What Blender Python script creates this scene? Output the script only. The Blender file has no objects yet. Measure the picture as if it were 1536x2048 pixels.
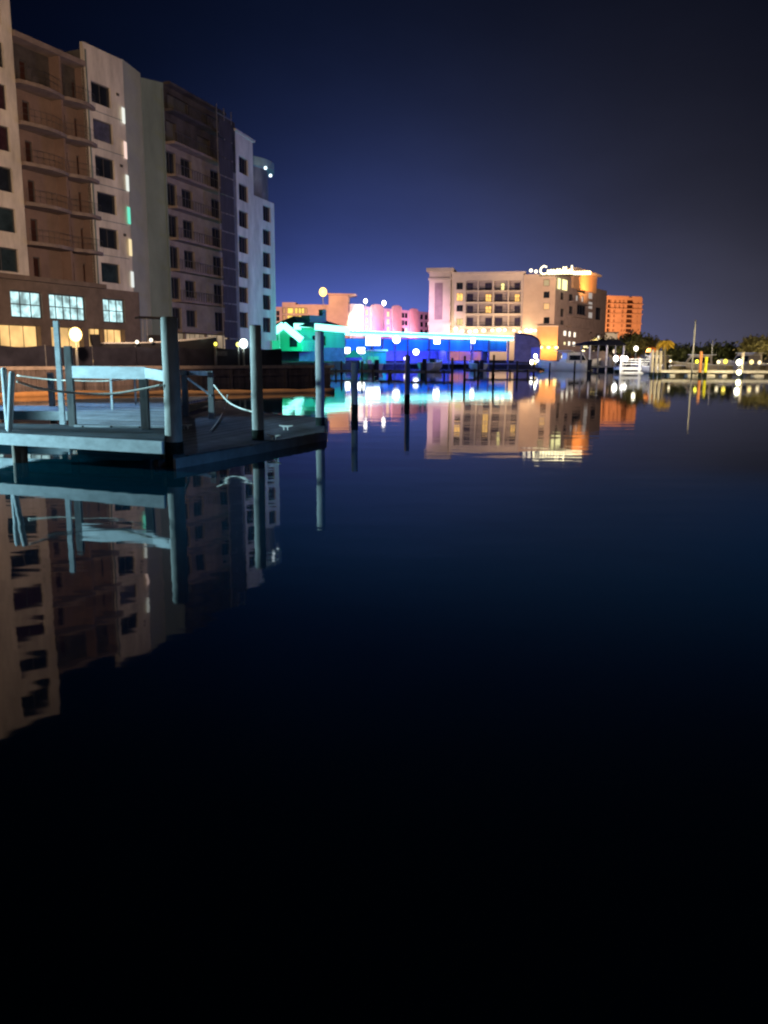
import bpy, bmesh, math, random
from mathutils import Vector, Matrix
random.seed(7)
C = bpy.context.scene.collection
# ------------------------------------------------------------------ camera
FPX, HZ = 1650.0, 2.0                       # focal length in photo pixels, eye height above the water
TH, ROLL = math.radians(10.7), math.radians(0.3)
cam_d = bpy.data.cameras.new('camera'); cam = bpy.data.objects.new('camera', cam_d); C.objects.link(cam)
cam_d.sensor_fit = 'VERTICAL'; cam_d.sensor_height = 36.0; cam_d.lens = 36.0*FPX/2048.0
cam_d.clip_end = 6000; cam_d.clip_start = 0.1
R = Matrix.Rotation(math.radians(90)-TH, 3, 'X') @ Matrix.Rotation(ROLL, 3, 'Z')
cam.matrix_world = Matrix.Translation((0, 0, HZ)) @ R.to_4x4()
bpy.context.scene.camera = cam
def ray(u, v):
    return R @ Vector(((u-768)/FPX, (1024-v)/FPX, -1.0))
def PY(u, v, Y):                            # point on the ray at ground distance Y
    d = ray(u, v); return Vector((0, 0, HZ)) + d*(Y/d.y)
def PZ(u, v, z):                            # point where the ray meets height z
    d = ray(u, v); return Vector((0, 0, HZ)) + d*((z-HZ)/d.z)
# ------------------------------------------------------------------ materials
MATS = {}
def mat(name, col, rough=0.8, var=0.25, scale=1.5, metal=0.0, bump=0.0, spec=0.4, stretch=None):
    if name in MATS: return MATS[name]
    m = bpy.data.materials.new(name); m.use_nodes = True; nt = m.node_tree
    b = nt.nodes['Principled BSDF']
    b.inputs['Roughness'].default_value = rough; b.inputs['Metallic'].default_value = metal
    b.inputs['Specular IOR Level'].default_value = spec
    tc = nt.nodes.new('ShaderNodeTexCoord'); mp = nt.nodes.new('ShaderNodeMapping')
    if stretch: mp.inputs['Scale'].default_value = stretch
    nt.links.new(tc.outputs['Object'], mp.inputs['Vector'])
    n = nt.nodes.new('ShaderNodeTexNoise'); n.inputs['Scale'].default_value = scale
    n.inputs['Detail'].default_value = 6; n.inputs['Roughness'].default_value = 0.65
    nt.links.new(mp.outputs['Vector'], n.inputs['Vector'])
    r = nt.nodes.new('ShaderNodeValToRGB')
    lo = tuple(c*(1-var) for c in col)+(1,); hi = tuple(min(1, c*(1+var)) for c in col)+(1,)
    r.color_ramp.elements[0].position = .3; r.color_ramp.elements[1].position = .7
    r.color_ramp.elements[0].color = lo; r.color_ramp.elements[1].color = hi
    nt.links.new(n.outputs['Fac'], r.inputs['Fac']); nt.links.new(r.outputs['Color'], b.inputs['Base Color'])
    if bump:
        bp = nt.nodes.new('ShaderNodeBump'); bp.inputs['Strength'].default_value = bump; bp.inputs['Distance'].default_value = .03
        nt.links.new(n.outputs['Fac'], bp.inputs['Height']); nt.links.new(bp.outputs['Normal'], b.inputs['Normal'])
    MATS[name] = m; return m
def emi(name, col, s, var=0.0, scale=2.0):
    if name in MATS: return MATS[name]
    m = bpy.data.materials.new(name); m.use_nodes = True; nt = m.node_tree
    b = nt.nodes['Principled BSDF']; b.inputs['Base Color'].default_value = (.05, .05, .05, 1)
    b.inputs['Emission Color'].default_value = col+(1,); b.inputs['Emission Strength'].default_value = s
    if var:
        tc = nt.nodes.new('ShaderNodeTexCoord'); n = nt.nodes.new('ShaderNodeTexNoise'); n.inputs['Scale'].default_value = scale
        nt.links.new(tc.outputs['Object'], n.inputs['Vector'])
        mr = nt.nodes.new('ShaderNodeMapRange'); mr.inputs[1].default_value = .35; mr.inputs[2].default_value = .65
        mr.inputs[3].default_value = s*(1-var); mr.inputs[4].default_value = s*(1+var)
        nt.links.new(n.outputs['Fac'], mr.inputs[0]); nt.links.new(mr.outputs[0], b.inputs['Emission Strength'])
    MATS[name] = m; return m
stucco = mat('stucco_cream', (.50, .47, .42), .9, .34, .6, bump=.4, stretch=(1, 1, .3))
stucco_dim_grey = mat('stucco_dim_grey', (.13, .175, .185), .9, .2, .6, bump=.2, stretch=(1, 1, .3))
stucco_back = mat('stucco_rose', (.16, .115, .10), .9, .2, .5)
slabm = mat('concrete_slab', (.19, .155, .14), .85, .25, 1.2)
brown = mat('brown_cladding', (.15, .12, .10), .8, .25, .8)
unlitm = mat('unlit_upper_floors', (.055, .05, .052), .95, .45, .6)  # dark colour holds the missing light of the top floors
netm = mat('dark_net', (.05, .05, .065), .95, .4, 1.5, stretch=(3, 3, .3))
roofm = mat('roof_membrane', (.08, .08, .08), .9, .3, .5)
glassd = mat('dark_window_glass', (.012, .016, .024), .15, .5, .6, spec=.6)
glassr = mat('dark_doorway_glass', (.035, .015, .012), .3, .4, .6)
framem = mat('window_frame_metal', (.06, .06, .065), .5, .2, 3)
dark = mat('dark_paint', (.02, .02, .025), .7, .3, 2)
darkfab = mat('dark_screen_fabric', (.022, .022, .032), .95, .4, .8)
timber = mat('weathered_timber', (.27, .24, .21), .9, .35, 3, bump=.5, stretch=(1, 1, .2))
timberd = mat('tarred_pile_timber', (.09, .08, .08), .9, .4, 4, bump=.6, stretch=(1, 1, .25))
paintb = mat('pale_painted_board', (.58, .62, .64), .65, .22, 3, bump=.3, stretch=(1, 1, 2))
plank = None
rope_m = mat('pale_rope', (.85, .8, .7), .9, .2, 20)
white = mat('white_gelcoat', (.72, .72, .70), .35, .1, 1)
whitep = mat('white_paint', (.75, .73, .68), .6, .12, 2)
steel = mat('galvanised_steel', (.35, .35, .36), .4, .2, 4, metal=.6)
def plank_mat(name, col, along, width=.14):
    m = mat(name, col, .85, .35, 2.5, bump=.2); nt = m.node_tree; b = nt.nodes['Principled BSDF']
    tc = nt.nodes.new('ShaderNodeTexCoord'); dp = nt.nodes.new('ShaderNodeVectorMath'); dp.operation = 'DOT_PRODUCT'
    dp.inputs[1].default_value = (along[0]/width, along[1]/width, 0)
    nt.links.new(tc.outputs['Object'], dp.inputs[0])
    fr = nt.nodes.new('ShaderNodeMath'); fr.operation = 'FRACT'; nt.links.new(dp.outputs['Value'], fr.inputs[0])
    fl = nt.nodes.new('ShaderNodeMath'); fl.operation = 'FLOOR'; nt.links.new(dp.outputs['Value'], fl.inputs[0])
    wn = nt.nodes.new('ShaderNodeTexWhiteNoise'); wn.noise_dimensions = '1D'; nt.links.new(fl.outputs[0], wn.inputs['W'])
    gp = nt.nodes.new('ShaderNodeMath'); gp.operation = 'LESS_THAN'; gp.inputs[1].default_value = .08; nt.links.new(fr.outputs[0], gp.inputs[0])
    mr = nt.nodes.new('ShaderNodeMapRange'); mr.inputs[3].default_value = .55; mr.inputs[4].default_value = 1.2; nt.links.new(wn.outputs['Value'], mr.inputs[0])
    ml = nt.nodes.new('ShaderNodeMix'); ml.data_type = 'RGBA'; ml.blend_type = 'MULTIPLY'; ml.inputs[0].default_value = 1
    src = b.inputs['Base Color'].links[0].from_socket
    nt.links.new(src, ml.inputs[6]); nt.links.new(mr.outputs[0], ml.inputs[7])
    m2 = nt.nodes.new('ShaderNodeMix'); m2.data_type = 'RGBA'; nt.links.new(gp.outputs[0], m2.inputs[0])
    nt.links.new(ml.outputs[2], m2.inputs[6]); m2.inputs[7].default_value = (.008, .008, .008, 1)
    nt.links.new(m2.outputs[2], b.inputs['Base Color']); return m
# ------------------------------------------------------------------ mesh builder
class MB:
    def __init__(s): s.v = []; s.f = []
    def add(s, vs, fs):
        k = len(s.v); s.v += [tuple(p) for p in vs]; s.f += [tuple(i+k for i in f) for f in fs]; return s
    def hexa(s, p):      # 4 bottom (ccw from above) + 4 top
        return s.add(p, [(3, 2, 1, 0), (4, 5, 6, 7), (0, 1, 5, 4), (1, 2, 6, 5), (2, 3, 7, 6), (3, 0, 4, 7)])
    def box(s, x0, x1, y0, y1, z0, z1):
        return s.hexa([(x0, y0, z0), (x1, y0, z0), (x1, y1, z0), (x0, y1, z0), (x0, y0, z1), (x1, y0, z1), (x1, y1, z1), (x0, y1, z1)])
    def fb(s, F, s0, s1, z0, z1, n0, n1):    # box in a facade frame
        q = [F.pt(s0, z0, n1), F.pt(s1, z0, n1), F.pt(s1, z0, n0), F.pt(s0, z0, n0)]
        return s.hexa(q+[(p[0], p[1], z1) for p in q])
    def prism(s, pts, z0, z1):               # plan polygon ccw
        n = len(pts)
        s.add([(p[0], p[1], z0) for p in pts]+[(p[0], p[1], z1) for p in pts],
              [tuple(range(n-1, -1, -1)), tuple(range(n, 2*n))]+[(i, (i+1) % n, n+(i+1) % n, n+i) for i in range(n)]); return s
    def bar(s, a, b, w, h=None, up=(0, 0, 1)):
        a = Vector(a); b = Vector(b); h = h or w; d = (b-a).normalized(); u = Vector(up)
        if abs(d.dot(u)) > .98: u = Vector((1, 0, 0))
        x = d.cross(u).normalized(); y = x.cross(d).normalized(); p = []
        for e in (a, b):
            for sx, sy in ((-1, -1), (1, -1), (1, 1), (-1, 1)): p.append(e+x*sx*w/2+y*sy*h/2)
        return s.add(p, [(0, 1, 2, 3), (7, 6, 5, 4), (0, 4, 5, 1), (1, 5, 6, 2), (2, 6, 7, 3), (3, 7, 4, 0)])
    def tube(s, pts, r, n=8, cap=True):
        pts = [Vector(p) for p in pts]; k = len(s.v); m = len(pts)
        rs = r if isinstance(r, (list, tuple)) else [r]*m
        for i, p in enumerate(pts):
            d = (pts[min(i+1, m-1)]-pts[max(i-1, 0)]).normalized(); u = Vector((0, 0, 1)) if abs(d.z) < .9 else Vector((1, 0, 0))
            x = d.cross(u).normalized(); y = x.cross(d).normalized()
            for j in range(n):
                a = 2*math.pi*j/n; s.v.append(tuple(p+(x*math.cos(a)+y*math.sin(a))*rs[i]))
        for i in range(m-1):
            for j in range(n): s.f.append((k+i*n+j, k+i*n+(j+1) % n, k+(i+1)*n+(j+1) % n, k+(i+1)*n+j))
        if cap: s.f.append(tuple(k+j for j in range(n-1, -1, -1))); s.f.append(tuple(k+(m-1)*n+j for j in range(n)))
        return s
    def ball(s, c, r, n=10, m=6, sz=1.0):
        c = Vector(c); k = len(s.v)
        for i in range(1, m):
            t = math.pi*i/m
            for j in range(n):
                a = 2*math.pi*j/n; s.v.append((c.x+r*math.sin(t)*math.cos(a), c.y+r*math.sin(t)*math.sin(a), c.z+r*sz*math.cos(t)))
        s.v.append((c.x, c.y, c.z+r*sz)); s.v.append((c.x, c.y, c.z-r*sz)); T = len(s.v)-2
        for i in range(m-2):
            for j in range(n): s.f.append((k+i*n+j, k+(i+1)*n+j, k+(i+1)*n+(j+1) % n, k+i*n+(j+1) % n))
        for j in range(n): s.f.append((T, k+j, k+(j+1) % n)); s.f.append((T+1, k+(m-2)*n+(j+1) % n, k+(m-2)*n+j))
        return s
    def build(s, name, m, parent=None, smooth=False):
        me = bpy.data.meshes.new(name); me.from_pydata(s.v, [], s.f); me.update()
        me.materials.append(m); o = bpy.data.objects.new(name, me); C.objects.link(o)
        if smooth:
            for p in me.polygons: p.use_smooth = True
        if parent:
            o.parent = parent; o.matrix_parent_inverse = Matrix.Identity(4)
            mw = Matrix.Identity(4); q = parent
            while q: mw = q.matrix_basis @ mw; q = q.parent
            inv = mw.inverted(); me.transform(inv)
        return o
def tag(o, label=None, cat=None, group=None, kind=None):
    if label: o['label'] = label
    if cat: o['category'] = cat
    if group: o['group'] = group
    if kind: o['kind'] = kind
    return o
def thing(name, label, cat, loc=(0, 0, 0), rz=0, group=None):
    o = bpy.data.objects.new(name, None); C.objects.link(o); o.empty_display_size = .3
    o.location = loc; o.rotation_euler = (0, 0, rz)
    o.matrix_basis = Matrix.Translation(loc) @ Matrix.Rotation(rz, 4, 'Z')
    return tag(o, label, cat, group)
def struct(name, mb, m):
    return tag(mb.build(name, m), kind='structure')
def light(kind, loc, energy, col, name='lamp_light', size=.3, to=None, angle=70, blend=.6, parent=None):
    d = bpy.data.lights.new(name, kind); d.energy = energy; d.color = col
    if kind == 'AREA': d.size = size
    else: d.shadow_soft_size = size
    o = bpy.data.objects.new(name, d); C.objects.link(o); o.location = loc; o.visible_glossy = False
    if kind == 'SPOT': d.spot_size = math.radians(angle); d.spot_blend = blend
    if to is not None: o.rotation_euler = (Vector(to)-Vector(loc)).to_track_quat('-Z', 'Y').to_euler()
    return o
class Frame:                                  # a vertical facade plane through a, running to b; n points out
    def __init__(s, a, b):
        s.o = Vector((a[0], a[1])); d = Vector((b[0]-a[0], b[1]-a[1])); s.L = d.length; s.d = d/s.L; s.n = Vector((s.d.y, -s.d.x))
    def pt(s, q, z, n=0.0):
        p = s.o+s.d*q+s.n*n; return (p.x, p.y, z)
    def at(s, u, v, n=0.0):                   # (along, height) where a ray meets the plane
        r = ray(u, v); o = s.o+s.n*n; den = r.x*s.n.x+r.y*s.n.y; t = (o.x*s.n.x+o.y*s.n.y)/den
        return (r.x*t-s.o.x)*s.d.x+(r.y*t-s.o.y)*s.d.y, HZ+r.z*t
    def s_at(s, u, v, n=0.0): return s.at(u, v, n)[0]
    def z_at(s, u, v, n=0.0): return s.at(u, v, n)[1]
def hit(p, d, u, v):                          # plan point on line p + t d below pixel (u, v)
    r = ray(u, v); k = r.x/r.y; t = (k*p[1]-p[0])/(d[0]-k*d[1]); return (p[0]+d[0]*t, p[1]+d[1]*t)
def wall(F, s0, s1, z0, z1, ops, m, parent, depth=.35, name='wall', n=0.0):
    ss = sorted({s0, s1, *[min(max(o[i], s0), s1) for o in ops for i in (0, 1)]})
    zs = sorted({z0, z1, *[min(max(o[i], z0), z1) for o in ops for i in (2, 3)]})
    mb = MB()
    for i in range(len(ss)-1):
        for j in range(len(zs)-1):
            cs, cz = (ss[i]+ss[i+1])/2, (zs[j]+zs[j+1])/2
            if any(o[0] < cs < o[1] and o[2] < cz < o[3] for o in ops): continue
            mb.add([F.pt(ss[i], zs[j], n), F.pt(ss[i+1], zs[j], n), F.pt(ss[i+1], zs[j+1], n), F.pt(ss[i], zs[j+1], n)], [(0, 1, 2, 3)])
    for a, b, c, e in [o[:4] for o in ops]:
        q = [F.pt(a, c, n), F.pt(b, c, n), F.pt(b, e, n), F.pt(a, e, n), F.pt(a, c, n-depth), F.pt(b, c, n-depth), F.pt(b, e, n-depth), F.pt(a, e, n-depth)]
        mb.add(q, [(0, 1, 5, 4), (1, 2, 6, 5), (2, 3, 7, 6), (3, 0, 4, 7)])
    # end faces, top cap and back
    mb.add([F.pt(s0, z0, n), F.pt(s0, z1, n), F.pt(s0, z1, n-depth), F.pt(s0, z0, n-depth)], [(0, 1, 2, 3)])
    mb.add([F.pt(s1, z0, n), F.pt(s1, z1, n), F.pt(s1, z1, n-depth), F.pt(s1, z0, n-depth)], [(3, 2, 1, 0)])
    mb.add([F.pt(s0, z1, n), F.pt(s1, z1, n), F.pt(s1, z1, n-depth), F.pt(s0, z1, n-depth)], [(0, 1, 2, 3)])
    return mb.build(name, m, parent)
def window(F, a, b, c, e, parent, pane=None, n=0.0, mull=1, bars=0, fw=.09, name='window', rec=.2):
    mb = MB(); f = n-rec
    mb.fb(F, a, a+fw, c, e, f-.06, f); mb.fb(F, b-fw, b, c, e, f-.06, f)
    mb.fb(F, a+fw, b-fw, c, c+fw, f-.06, f); mb.fb(F, a+fw, b-fw, e-fw, e, f-.06, f)
    for k in range(mull):
        x = a+(b-a)*(k+1)/(mull+1); mb.fb(F, x-fw*.35, x+fw*.35, c+fw, e-fw, f-.055, f-.005)
    for k in range(bars):
        z = c+(e-c)*(k+1)/(bars+1); mb.fb(F, a+fw, b-fw, z-fw*.35, z+fw*.35, f-.05, f-.01)
    w = mb.build(name, framem, parent)
    MB().fb(F, a+fw*.5, b-fw*.5, c+fw*.5, e-fw*.5, f-.09, f-.058).build('pane', pane or glassd, w)
    return w
# ------------------------------------------------------------------ sky
w = bpy.data.worlds.new('World'); bpy.context.scene.world = w; w.use_nodes = True; nt = w.node_tree
bg = nt.nodes['Background']; N = nt.nodes.new; L = nt.links.new
def M(op, a, b=None, c=None, clamp=False):
    n = N('ShaderNodeMath'); n.operation = op; n.use_clamp = clamp
    for i, x in enumerate((a, b, c)):
        if x is None: continue
        if isinstance(x, (int, float)): n.inputs[i].default_value = x
        else: L(x, n.inputs[i])
    return n.outputs[0]
tc = N('ShaderNodeTexCoord'); sx = N('ShaderNodeSeparateXYZ'); L(tc.outputs['Generated'], sx.inputs[0])
el = M('MULTIPLY', M('ARCSINE', M('MAXIMUM', sx.outputs[2], 0.0)), 57.2958)
az = M('MULTIPLY', M('ARCTAN2', sx.outputs[0], sx.outputs[1]), 57.2958)
def lobe(a0, sa, se):
    da = M('DIVIDE', M('SUBTRACT', az, a0), sa); g = M('EXPONENT', M('MULTIPLY', M('MULTIPLY', da, da), -.5))
    return M('MULTIPLY', g, M('EXPONENT', M('DIVIDE', el, -se)))
def scalecol(fac, col):
    v = N('ShaderNodeVectorMath'); v.operation = 'SCALE'; v.inputs[0].default_value = col; L(fac, v.inputs['Scale']); return v.outputs[0]
def addv(a, b):
    v = N('ShaderNodeVectorMath'); v.operation = 'ADD'; L(a, v.inputs[0]); L(b, v.inputs[1]); return v.outputs[0]
sky = N('ShaderNodeTexSky'); sky.sky_type = 'NISHITA'; sky.sun_disc = False
sky.sun_elevation = math.radians(-9); sky.sun_rotation = math.radians(200)
sv = N('ShaderNodeVectorMath'); sv.operation = 'SCALE'; sv.inputs['Scale'].default_value = .05; L(sky.outputs[0], sv.inputs[0])
tot = addv(sv.outputs[0], scalecol(lobe(-2.5, 9.5, 4.0), (.13, .21, .92)))
tot = addv(tot, scalecol(lobe(1, 11.5, 8.4), (.018, .033, .098)))
tot = addv(tot, scalecol(lobe(15, 11, 7.0), (.082, .072, .074)))
tot = addv(tot, scalecol(lobe(0, 60, 26.0), (.0014, .0040, .0160)))
cn = N('ShaderNodeTexNoise'); cn.inputs['Scale'].default_value = 3.2; cn.inputs['Detail'].default_value = 5
cm_ = N('ShaderNodeMapping'); cm_.inputs['Scale'].default_value = (1, 1, 2.2); L(tc.outputs['Generated'], cm_.inputs[0]); L(cm_.outputs[0], cn.inputs[0])
cr = N('ShaderNodeMapRange'); cr.inputs[1].default_value = .3; cr.inputs[2].default_value = .7; cr.inputs[3].default_value = .86; cr.inputs[4].default_value = 1.14; L(cn.outputs['Fac'], cr.inputs[0])
tv = N('ShaderNodeVectorMath'); tv.operation = 'SCALE'; L(tot, tv.inputs[0]); L(cr.outputs[0], tv.inputs['Scale']); tot = tv.outputs[0]
L(tot, bg.inputs['Color']); bg.inputs['Strength'].default_value = 1.0
# ------------------------------------------------------------------ water and land
wm = bpy.data.materials.new('water'); wm.use_nodes = True; nt = wm.node_tree; b = nt.nodes['Principled BSDF']
b.inputs['Base Color'].default_value = (.001, .022, .034, 1); b.inputs['Roughness'].default_value = .03; b.inputs['IOR'].default_value = 1.31
tcw = nt.nodes.new('ShaderNodeTexCoord'); mpw = nt.nodes.new('ShaderNodeMapping'); mpw.inputs['Scale'].default_value = (.35, .8, 1)
nt.links.new(tcw.outputs['Object'], mpw.inputs[0])
n1 = nt.nodes.new('ShaderNodeTexNoise'); n1.inputs['Scale'].default_value = 1.2; n1.inputs['Detail'].default_value = 3; nt.links.new(mpw.outputs[0], n1.inputs[0])
bp = nt.nodes.new('ShaderNodeBump'); bp.inputs['Strength'].default_value = .5; bp.inputs['Distance'].default_value = .009
nt.links.new(n1.outputs['Fac'], bp.inputs['Height']); nt.links.new(bp.outputs['Normal'], b.inputs['Normal'])
struct('water', MB().add([(-400, -60, 0), (900, -60, 0), (900, 2500, 0), (-400, 2500, 0)], [(0, 1, 2, 3)]), wm)
landm = mat('ground_soil', (.05, .045, .038), .95, .4, .3)
BA = (-30.0, 44.5); BBk = (-4.4, 67.0)
shore = [(-80, 2), BA, BBk, (-7.5, 92), (-8, 134), (-4, 150), (6, 171), (36, 173), (46, 190), (70, 192), (95, 200), (140, 240), (700, 300), (900, 2400), (-390, 2400), (-390, 2)]
struct('ground', MB().prism([Vector(p) for p in shore], -1.0, 1.15), landm)
# ------------------------------------------------------------------ the long left building
TBX = 'tall cream apartment block under construction with balcony bays, rounded corner and glowing ground floor'
bld = thing('apartment_building', TBX, 'building', (-30, 78, 1.15))
lit_amber = emi('amber_lit_interior', (1.0, .60, .22), 1.1, .35, .5)
lit_teal = emi('teal_lit_glass', (.60, .97, 1.0), .95, .6, 1.1)
lit_beige = emi('dim_beige_interior', (.9, .66, .42), .32, .4, .5)
P30 = PY(30, 713, 73); P232 = PY(232, 713, 84.5); dS = Vector((P232.x-P30.x, P232.y-P30.y)).normalized()
C1 = hit(P232, dS, 245, 130); A0 = (C1[0]-dS.x*45, C1[1]-dS.y*45)
F1 = Frame(A0, C1); e1 = F1.L
C2 = hit(C1, (.14, 1), 281, 155); C3 = hit(C2, (1.15, 1), 326, 165)
C4 = hit(C3, (.322, 1), 470, 265); C5 = hit(C4, (.25, 1), 505, 290); C6 = hit(C5, (.3, 1), 548, 405)
G = 1.15
sL = F1.s_at(48, 400); sM = F1.s_at(121, 400, -.9); sR = F1.s_at(183, 400)
zrow = [F1.z_at(211, v) for v in (545, 478, 411, 341, 268, 193)]
step = (zrow[-1]-zrow[0])/5; zrow = [zrow[0]+step*i for i in range(6)]
zpod = F1.z_at(200, 577); zroofR = F1.z_at(160, 80, 0); zlog = F1.z_at(160, 120, 0)
ztopL = zroofR+1.0
a, bb = F1.s_at(203, 545), F1.s_at(240, 545)
glassb = mat('curtained_blue_glass', (.06, .065, .11), .4, .4, 2); glasst = mat('teal_tinted_glass', (.02, .035, .045), .2, .5, 1); glassp = mat('plum_curtain_glass', (.03, .014, .022), .5, .6, 2)
ops = [(a, bb, z-.93, z+.93) for z in zrow]
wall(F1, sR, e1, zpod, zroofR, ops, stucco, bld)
for i, o in enumerate(ops): window(F1, *o, bld, pane=(glasst, glassd, glassd, glassd, glassb, glassd)[i], mull=i % 2)
al = F1.s_at(37, 510); opl = [(al-3.4, al, z-.98, z+.98) for z in zrow+[zrow[-1]+step]]
oplf = opl+[(o[0]-11, o[1]-11, o[2], o[3]) for o in opl]
wall(F1, 0, sL, zpod, ztopL, oplf, stucco, bld)
for i, o in enumerate(oplf): window(F1, *o, bld, pane=(glasst, glasst, glassd, glassp, glassp, glassd, glassd)[i % 7], mull=1)
# recessed balcony bay
bk = -1.15
slz = [z-step/2 for z in zrow][1:]+[]                     # slab levels between rows
dops = []
for i, z in enumerate(zrow[:6]):
    zb = z-step/2+.1
    for (u0, u1) in ((52, 66), (123, 134), (152, 166)):
        s0, s1 = F1.s_at(u0+6, 400, bk), F1.s_at(u1+6, 400, bk); dops.append((s0, s1, zb+.05, zb+2.25))
zt = zlog
ztl = slz[-1]
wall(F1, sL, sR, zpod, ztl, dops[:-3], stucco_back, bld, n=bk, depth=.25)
wall(F1, sL, sR, ztl+.001, zt, dops[-3:], unlitm, bld, n=bk, depth=.25, name='unlit_wall')  # roof overhang's shadow put into the dark wall colour
for o in dops: window(F1, *o, bld, pane=glassr, n=bk, mull=0, name='balcony_door', rec=.12)
mb = MB(); mb.fb(F1, sM-.12, sM+.12, zpod, zt, bk, .05); mb.build('balcony_divider', stucco_back, bld)
mb = MB(); mb.fb(F1, sL-.02, sL+.0, zpod, zt, bk, 0).fb(F1, sR, sR+.02, zpod, zt, bk, 0).build('balcony_side_wall', stucco_back, bld)
for i, z in enumerate(slz):
    for s0, s1 in ((sL, sM), (sM, sR+.8)):
        mb = MB(); k = 9; pts = []
        for j in range(k+1):
            t = j/k; pts.append(F1.pt(s0+(s1-s0)*t+.02, 0, .35+.55*math.sin(math.pi*t)))
        pts = pts+[F1.pt(s1-.02 if s1 < sR else sR-.02, 0, bk+.02), F1.pt(s0+.02, 0, bk+.02)] if s1 < sR else pts+[F1.pt(s1, 0, .02), F1.pt(sR-.02, 0, .02), F1.pt(sR-.02, 0, bk+.02), F1.pt(s0+.02, 0, bk+.02)]
        mb.prism(pts, z-.15, z+.15); sl = mb.build('balcony_slab', slabm, bld)
        rb = MB(); top = [Vector(p) for p in pts[:k+1]]
        rb.tube([(p.x, p.y, z+1.2) for p in top], .018, 5)
        for p in top[::1]: rb.bar((p.x, p.y, z+.14), (p.x, p.y, z+1.2), .015)
        rb.tube([(p.x, p.y, z+.7) for p in top], .015, 4)
        rb.build('railing', framem, sl)
mb = MB(); mb.fb(F1, sL, sR, zt-.45, zt, bk, .25).build('roof_beam', slabm, bld)
mb = MB(); mb.fb(F1, sL+.0, sR, zt-.02, zt+.5, bk-3, bk-.0).build('roof_parapet', stucco, bld)
# podium with glowing glazed lobby over a lit parking level
zg1, zg0 = F1.z_at(140, 590, .35), F1.z_at(140, 641, .35)
zp1, zp0 = F1.z_at(60, 651, .35), 1.2
S = lambda u, v=620: F1.s_at(u, v, .35)
gl = [(S(23), S(86), zg0, zg1), (S(100), S(172), zg0, zg1), (S(207), S(250), zg0, zg1), (S(-90), S(-10), zg0, zg1)]
pk = [(S(0, 670), S(82, 670), zp0, zp1), (S(103, 670), S(167, 670), zp0, zp1), (S(178, 670), S(207, 670), zp0, zp1), (S(209, 670), S(250, 670), zp0, zp1)]
wall(F1, 0, e1+.35, G-.2, zpod, gl+pk, brown, bld, n=.35, depth=1.2, name='podium_wall')
for o in gl: window(F1, *o, bld, pane=lit_teal, n=.35, mull=4 if o[1]-o[0] > 3.5 else 2, bars=1, fw=.12, name='shop_window')
for o in pk: window(F1, *o, bld, pane=lit_amber, n=.35, mull=2, fw=.05, name='parking_opening', rec=.5)
MB().fb(F1, -1, sR+.4, zpod-.05, zpod+.35, -.3, .9).build('podium_cornice', brown, bld)
# bodies
F12 = Frame(C1, C2); F23 = Frame(C2, C3); F34 = Frame(C3, C4); F45 = Frame(C4, C5); F56 = Frame(C5, C6)
zA = F12.z_at(246, 130); zA2 = F12.z_at(280, 152); zB = F23.z_at(300, 159)
wall(F12, 0, F12.L, G-.2, zA2+.3, [], mat('stucco_corner_dim', (.31, .33, .27), .9, .12, .4), bld, name='wall')  # facet turned from the lamp, its weaker light put into darker stucco
wall(F23, 0, F23.L, G-.2, zB, [], stucco_dim_grey, bld, name='wall')  # weaker light on this facet is put into its dark grey colour
for F_, q_ in ((F1, sR+.25), (F23, F23.L-.15)):
    MB().fb(F_, q_-.06, q_+.06, G+.5 if F_ is not F1 else zpod+.3, (zA2 if F_ is F12 else zB if F_ is F23 else zroofR)-.6, .01, .10).build('drain_pipe', stucco_dim_grey, bld)
for z in zrow: MB().fb(F1, sR+.02, e1-.45, z-step/2-.03, z-step/2+.03, .0, .025).build('wall_joint', stucco_dim_grey, bld)
for z in zrow[1::2]: MB().fb(F1, e1-1.1, e1-.75, z+.5, z+.75, .0, .06).build('wall_vent', framem, bld)
slit_cols = [(.9, .93, .85), (1, .72, .62), (.85, .9, .82), (.15, .85, .6), (1, .8, .45), (.8, .85, .82)]
for k, (u, v0, v1) in enumerate(((245, 215, 245), (249, 283, 316), (253, 350, 381), (256, 414, 447), (259, 478, 511), (263, 543, 574))):
    s0 = F12.s_at(u+2, (v0+v1)/2, .03); z1, z0 = F12.z_at(u, v0), F12.z_at(u, v1)
    MB().fb(F12, s0-.28, s0+.28, z0, z1, .0, .06).build('slot_window', emi('slot_glow_%d' % k, slit_cols[k], 1.0), bld)
# dark construction floors with balconies
zs2 = [F34.z_at(328, v) for v in (661, 598, 535, 474, 410, 345, 284)]
stp2 = (zs2[-1]-zs2[0])/6; zs2 = [zs2[0]+stp2*i for i in range(7)]
z2top = F34.z_at(330, 168); S4 = lambda u, v=450: F34.s_at(u, v)
rc = -.4
F34b = F34
ops2 = []
for i in range(6):
    zb = zs2[i]+.25
    ops2 += [(S4(337), S4(356), zb, zb+2.3), (S4(366), S4(387), zb+.3, zb+2.2), (S4(424), S4(443), zb, zb+2.3)]
zq0, zq1 = F34.z_at(400, 694)-.8, F34.z_at(400, 668)
ops2 += [(S4(330), S4(362), zq0, zq1), (S4(364), S4(405), zq0, zq1), (S4(408), S4(452), zq0, zq1)]
c2 = mat('stucco_construction', (.20, .175, .16), .9, .3, .6)
wall(F34, 0, F34.L, G-.2, zs2[-1], ops2, c2, bld)
for o in ops2[:-3]: window(F34, *o, bld, mull=1 if o[1]-o[0] > 1.5 else 0)
for o in ops2[-3:]: window(F34, *o, bld, pane=lit_beige, mull=3, fw=.05)
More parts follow.
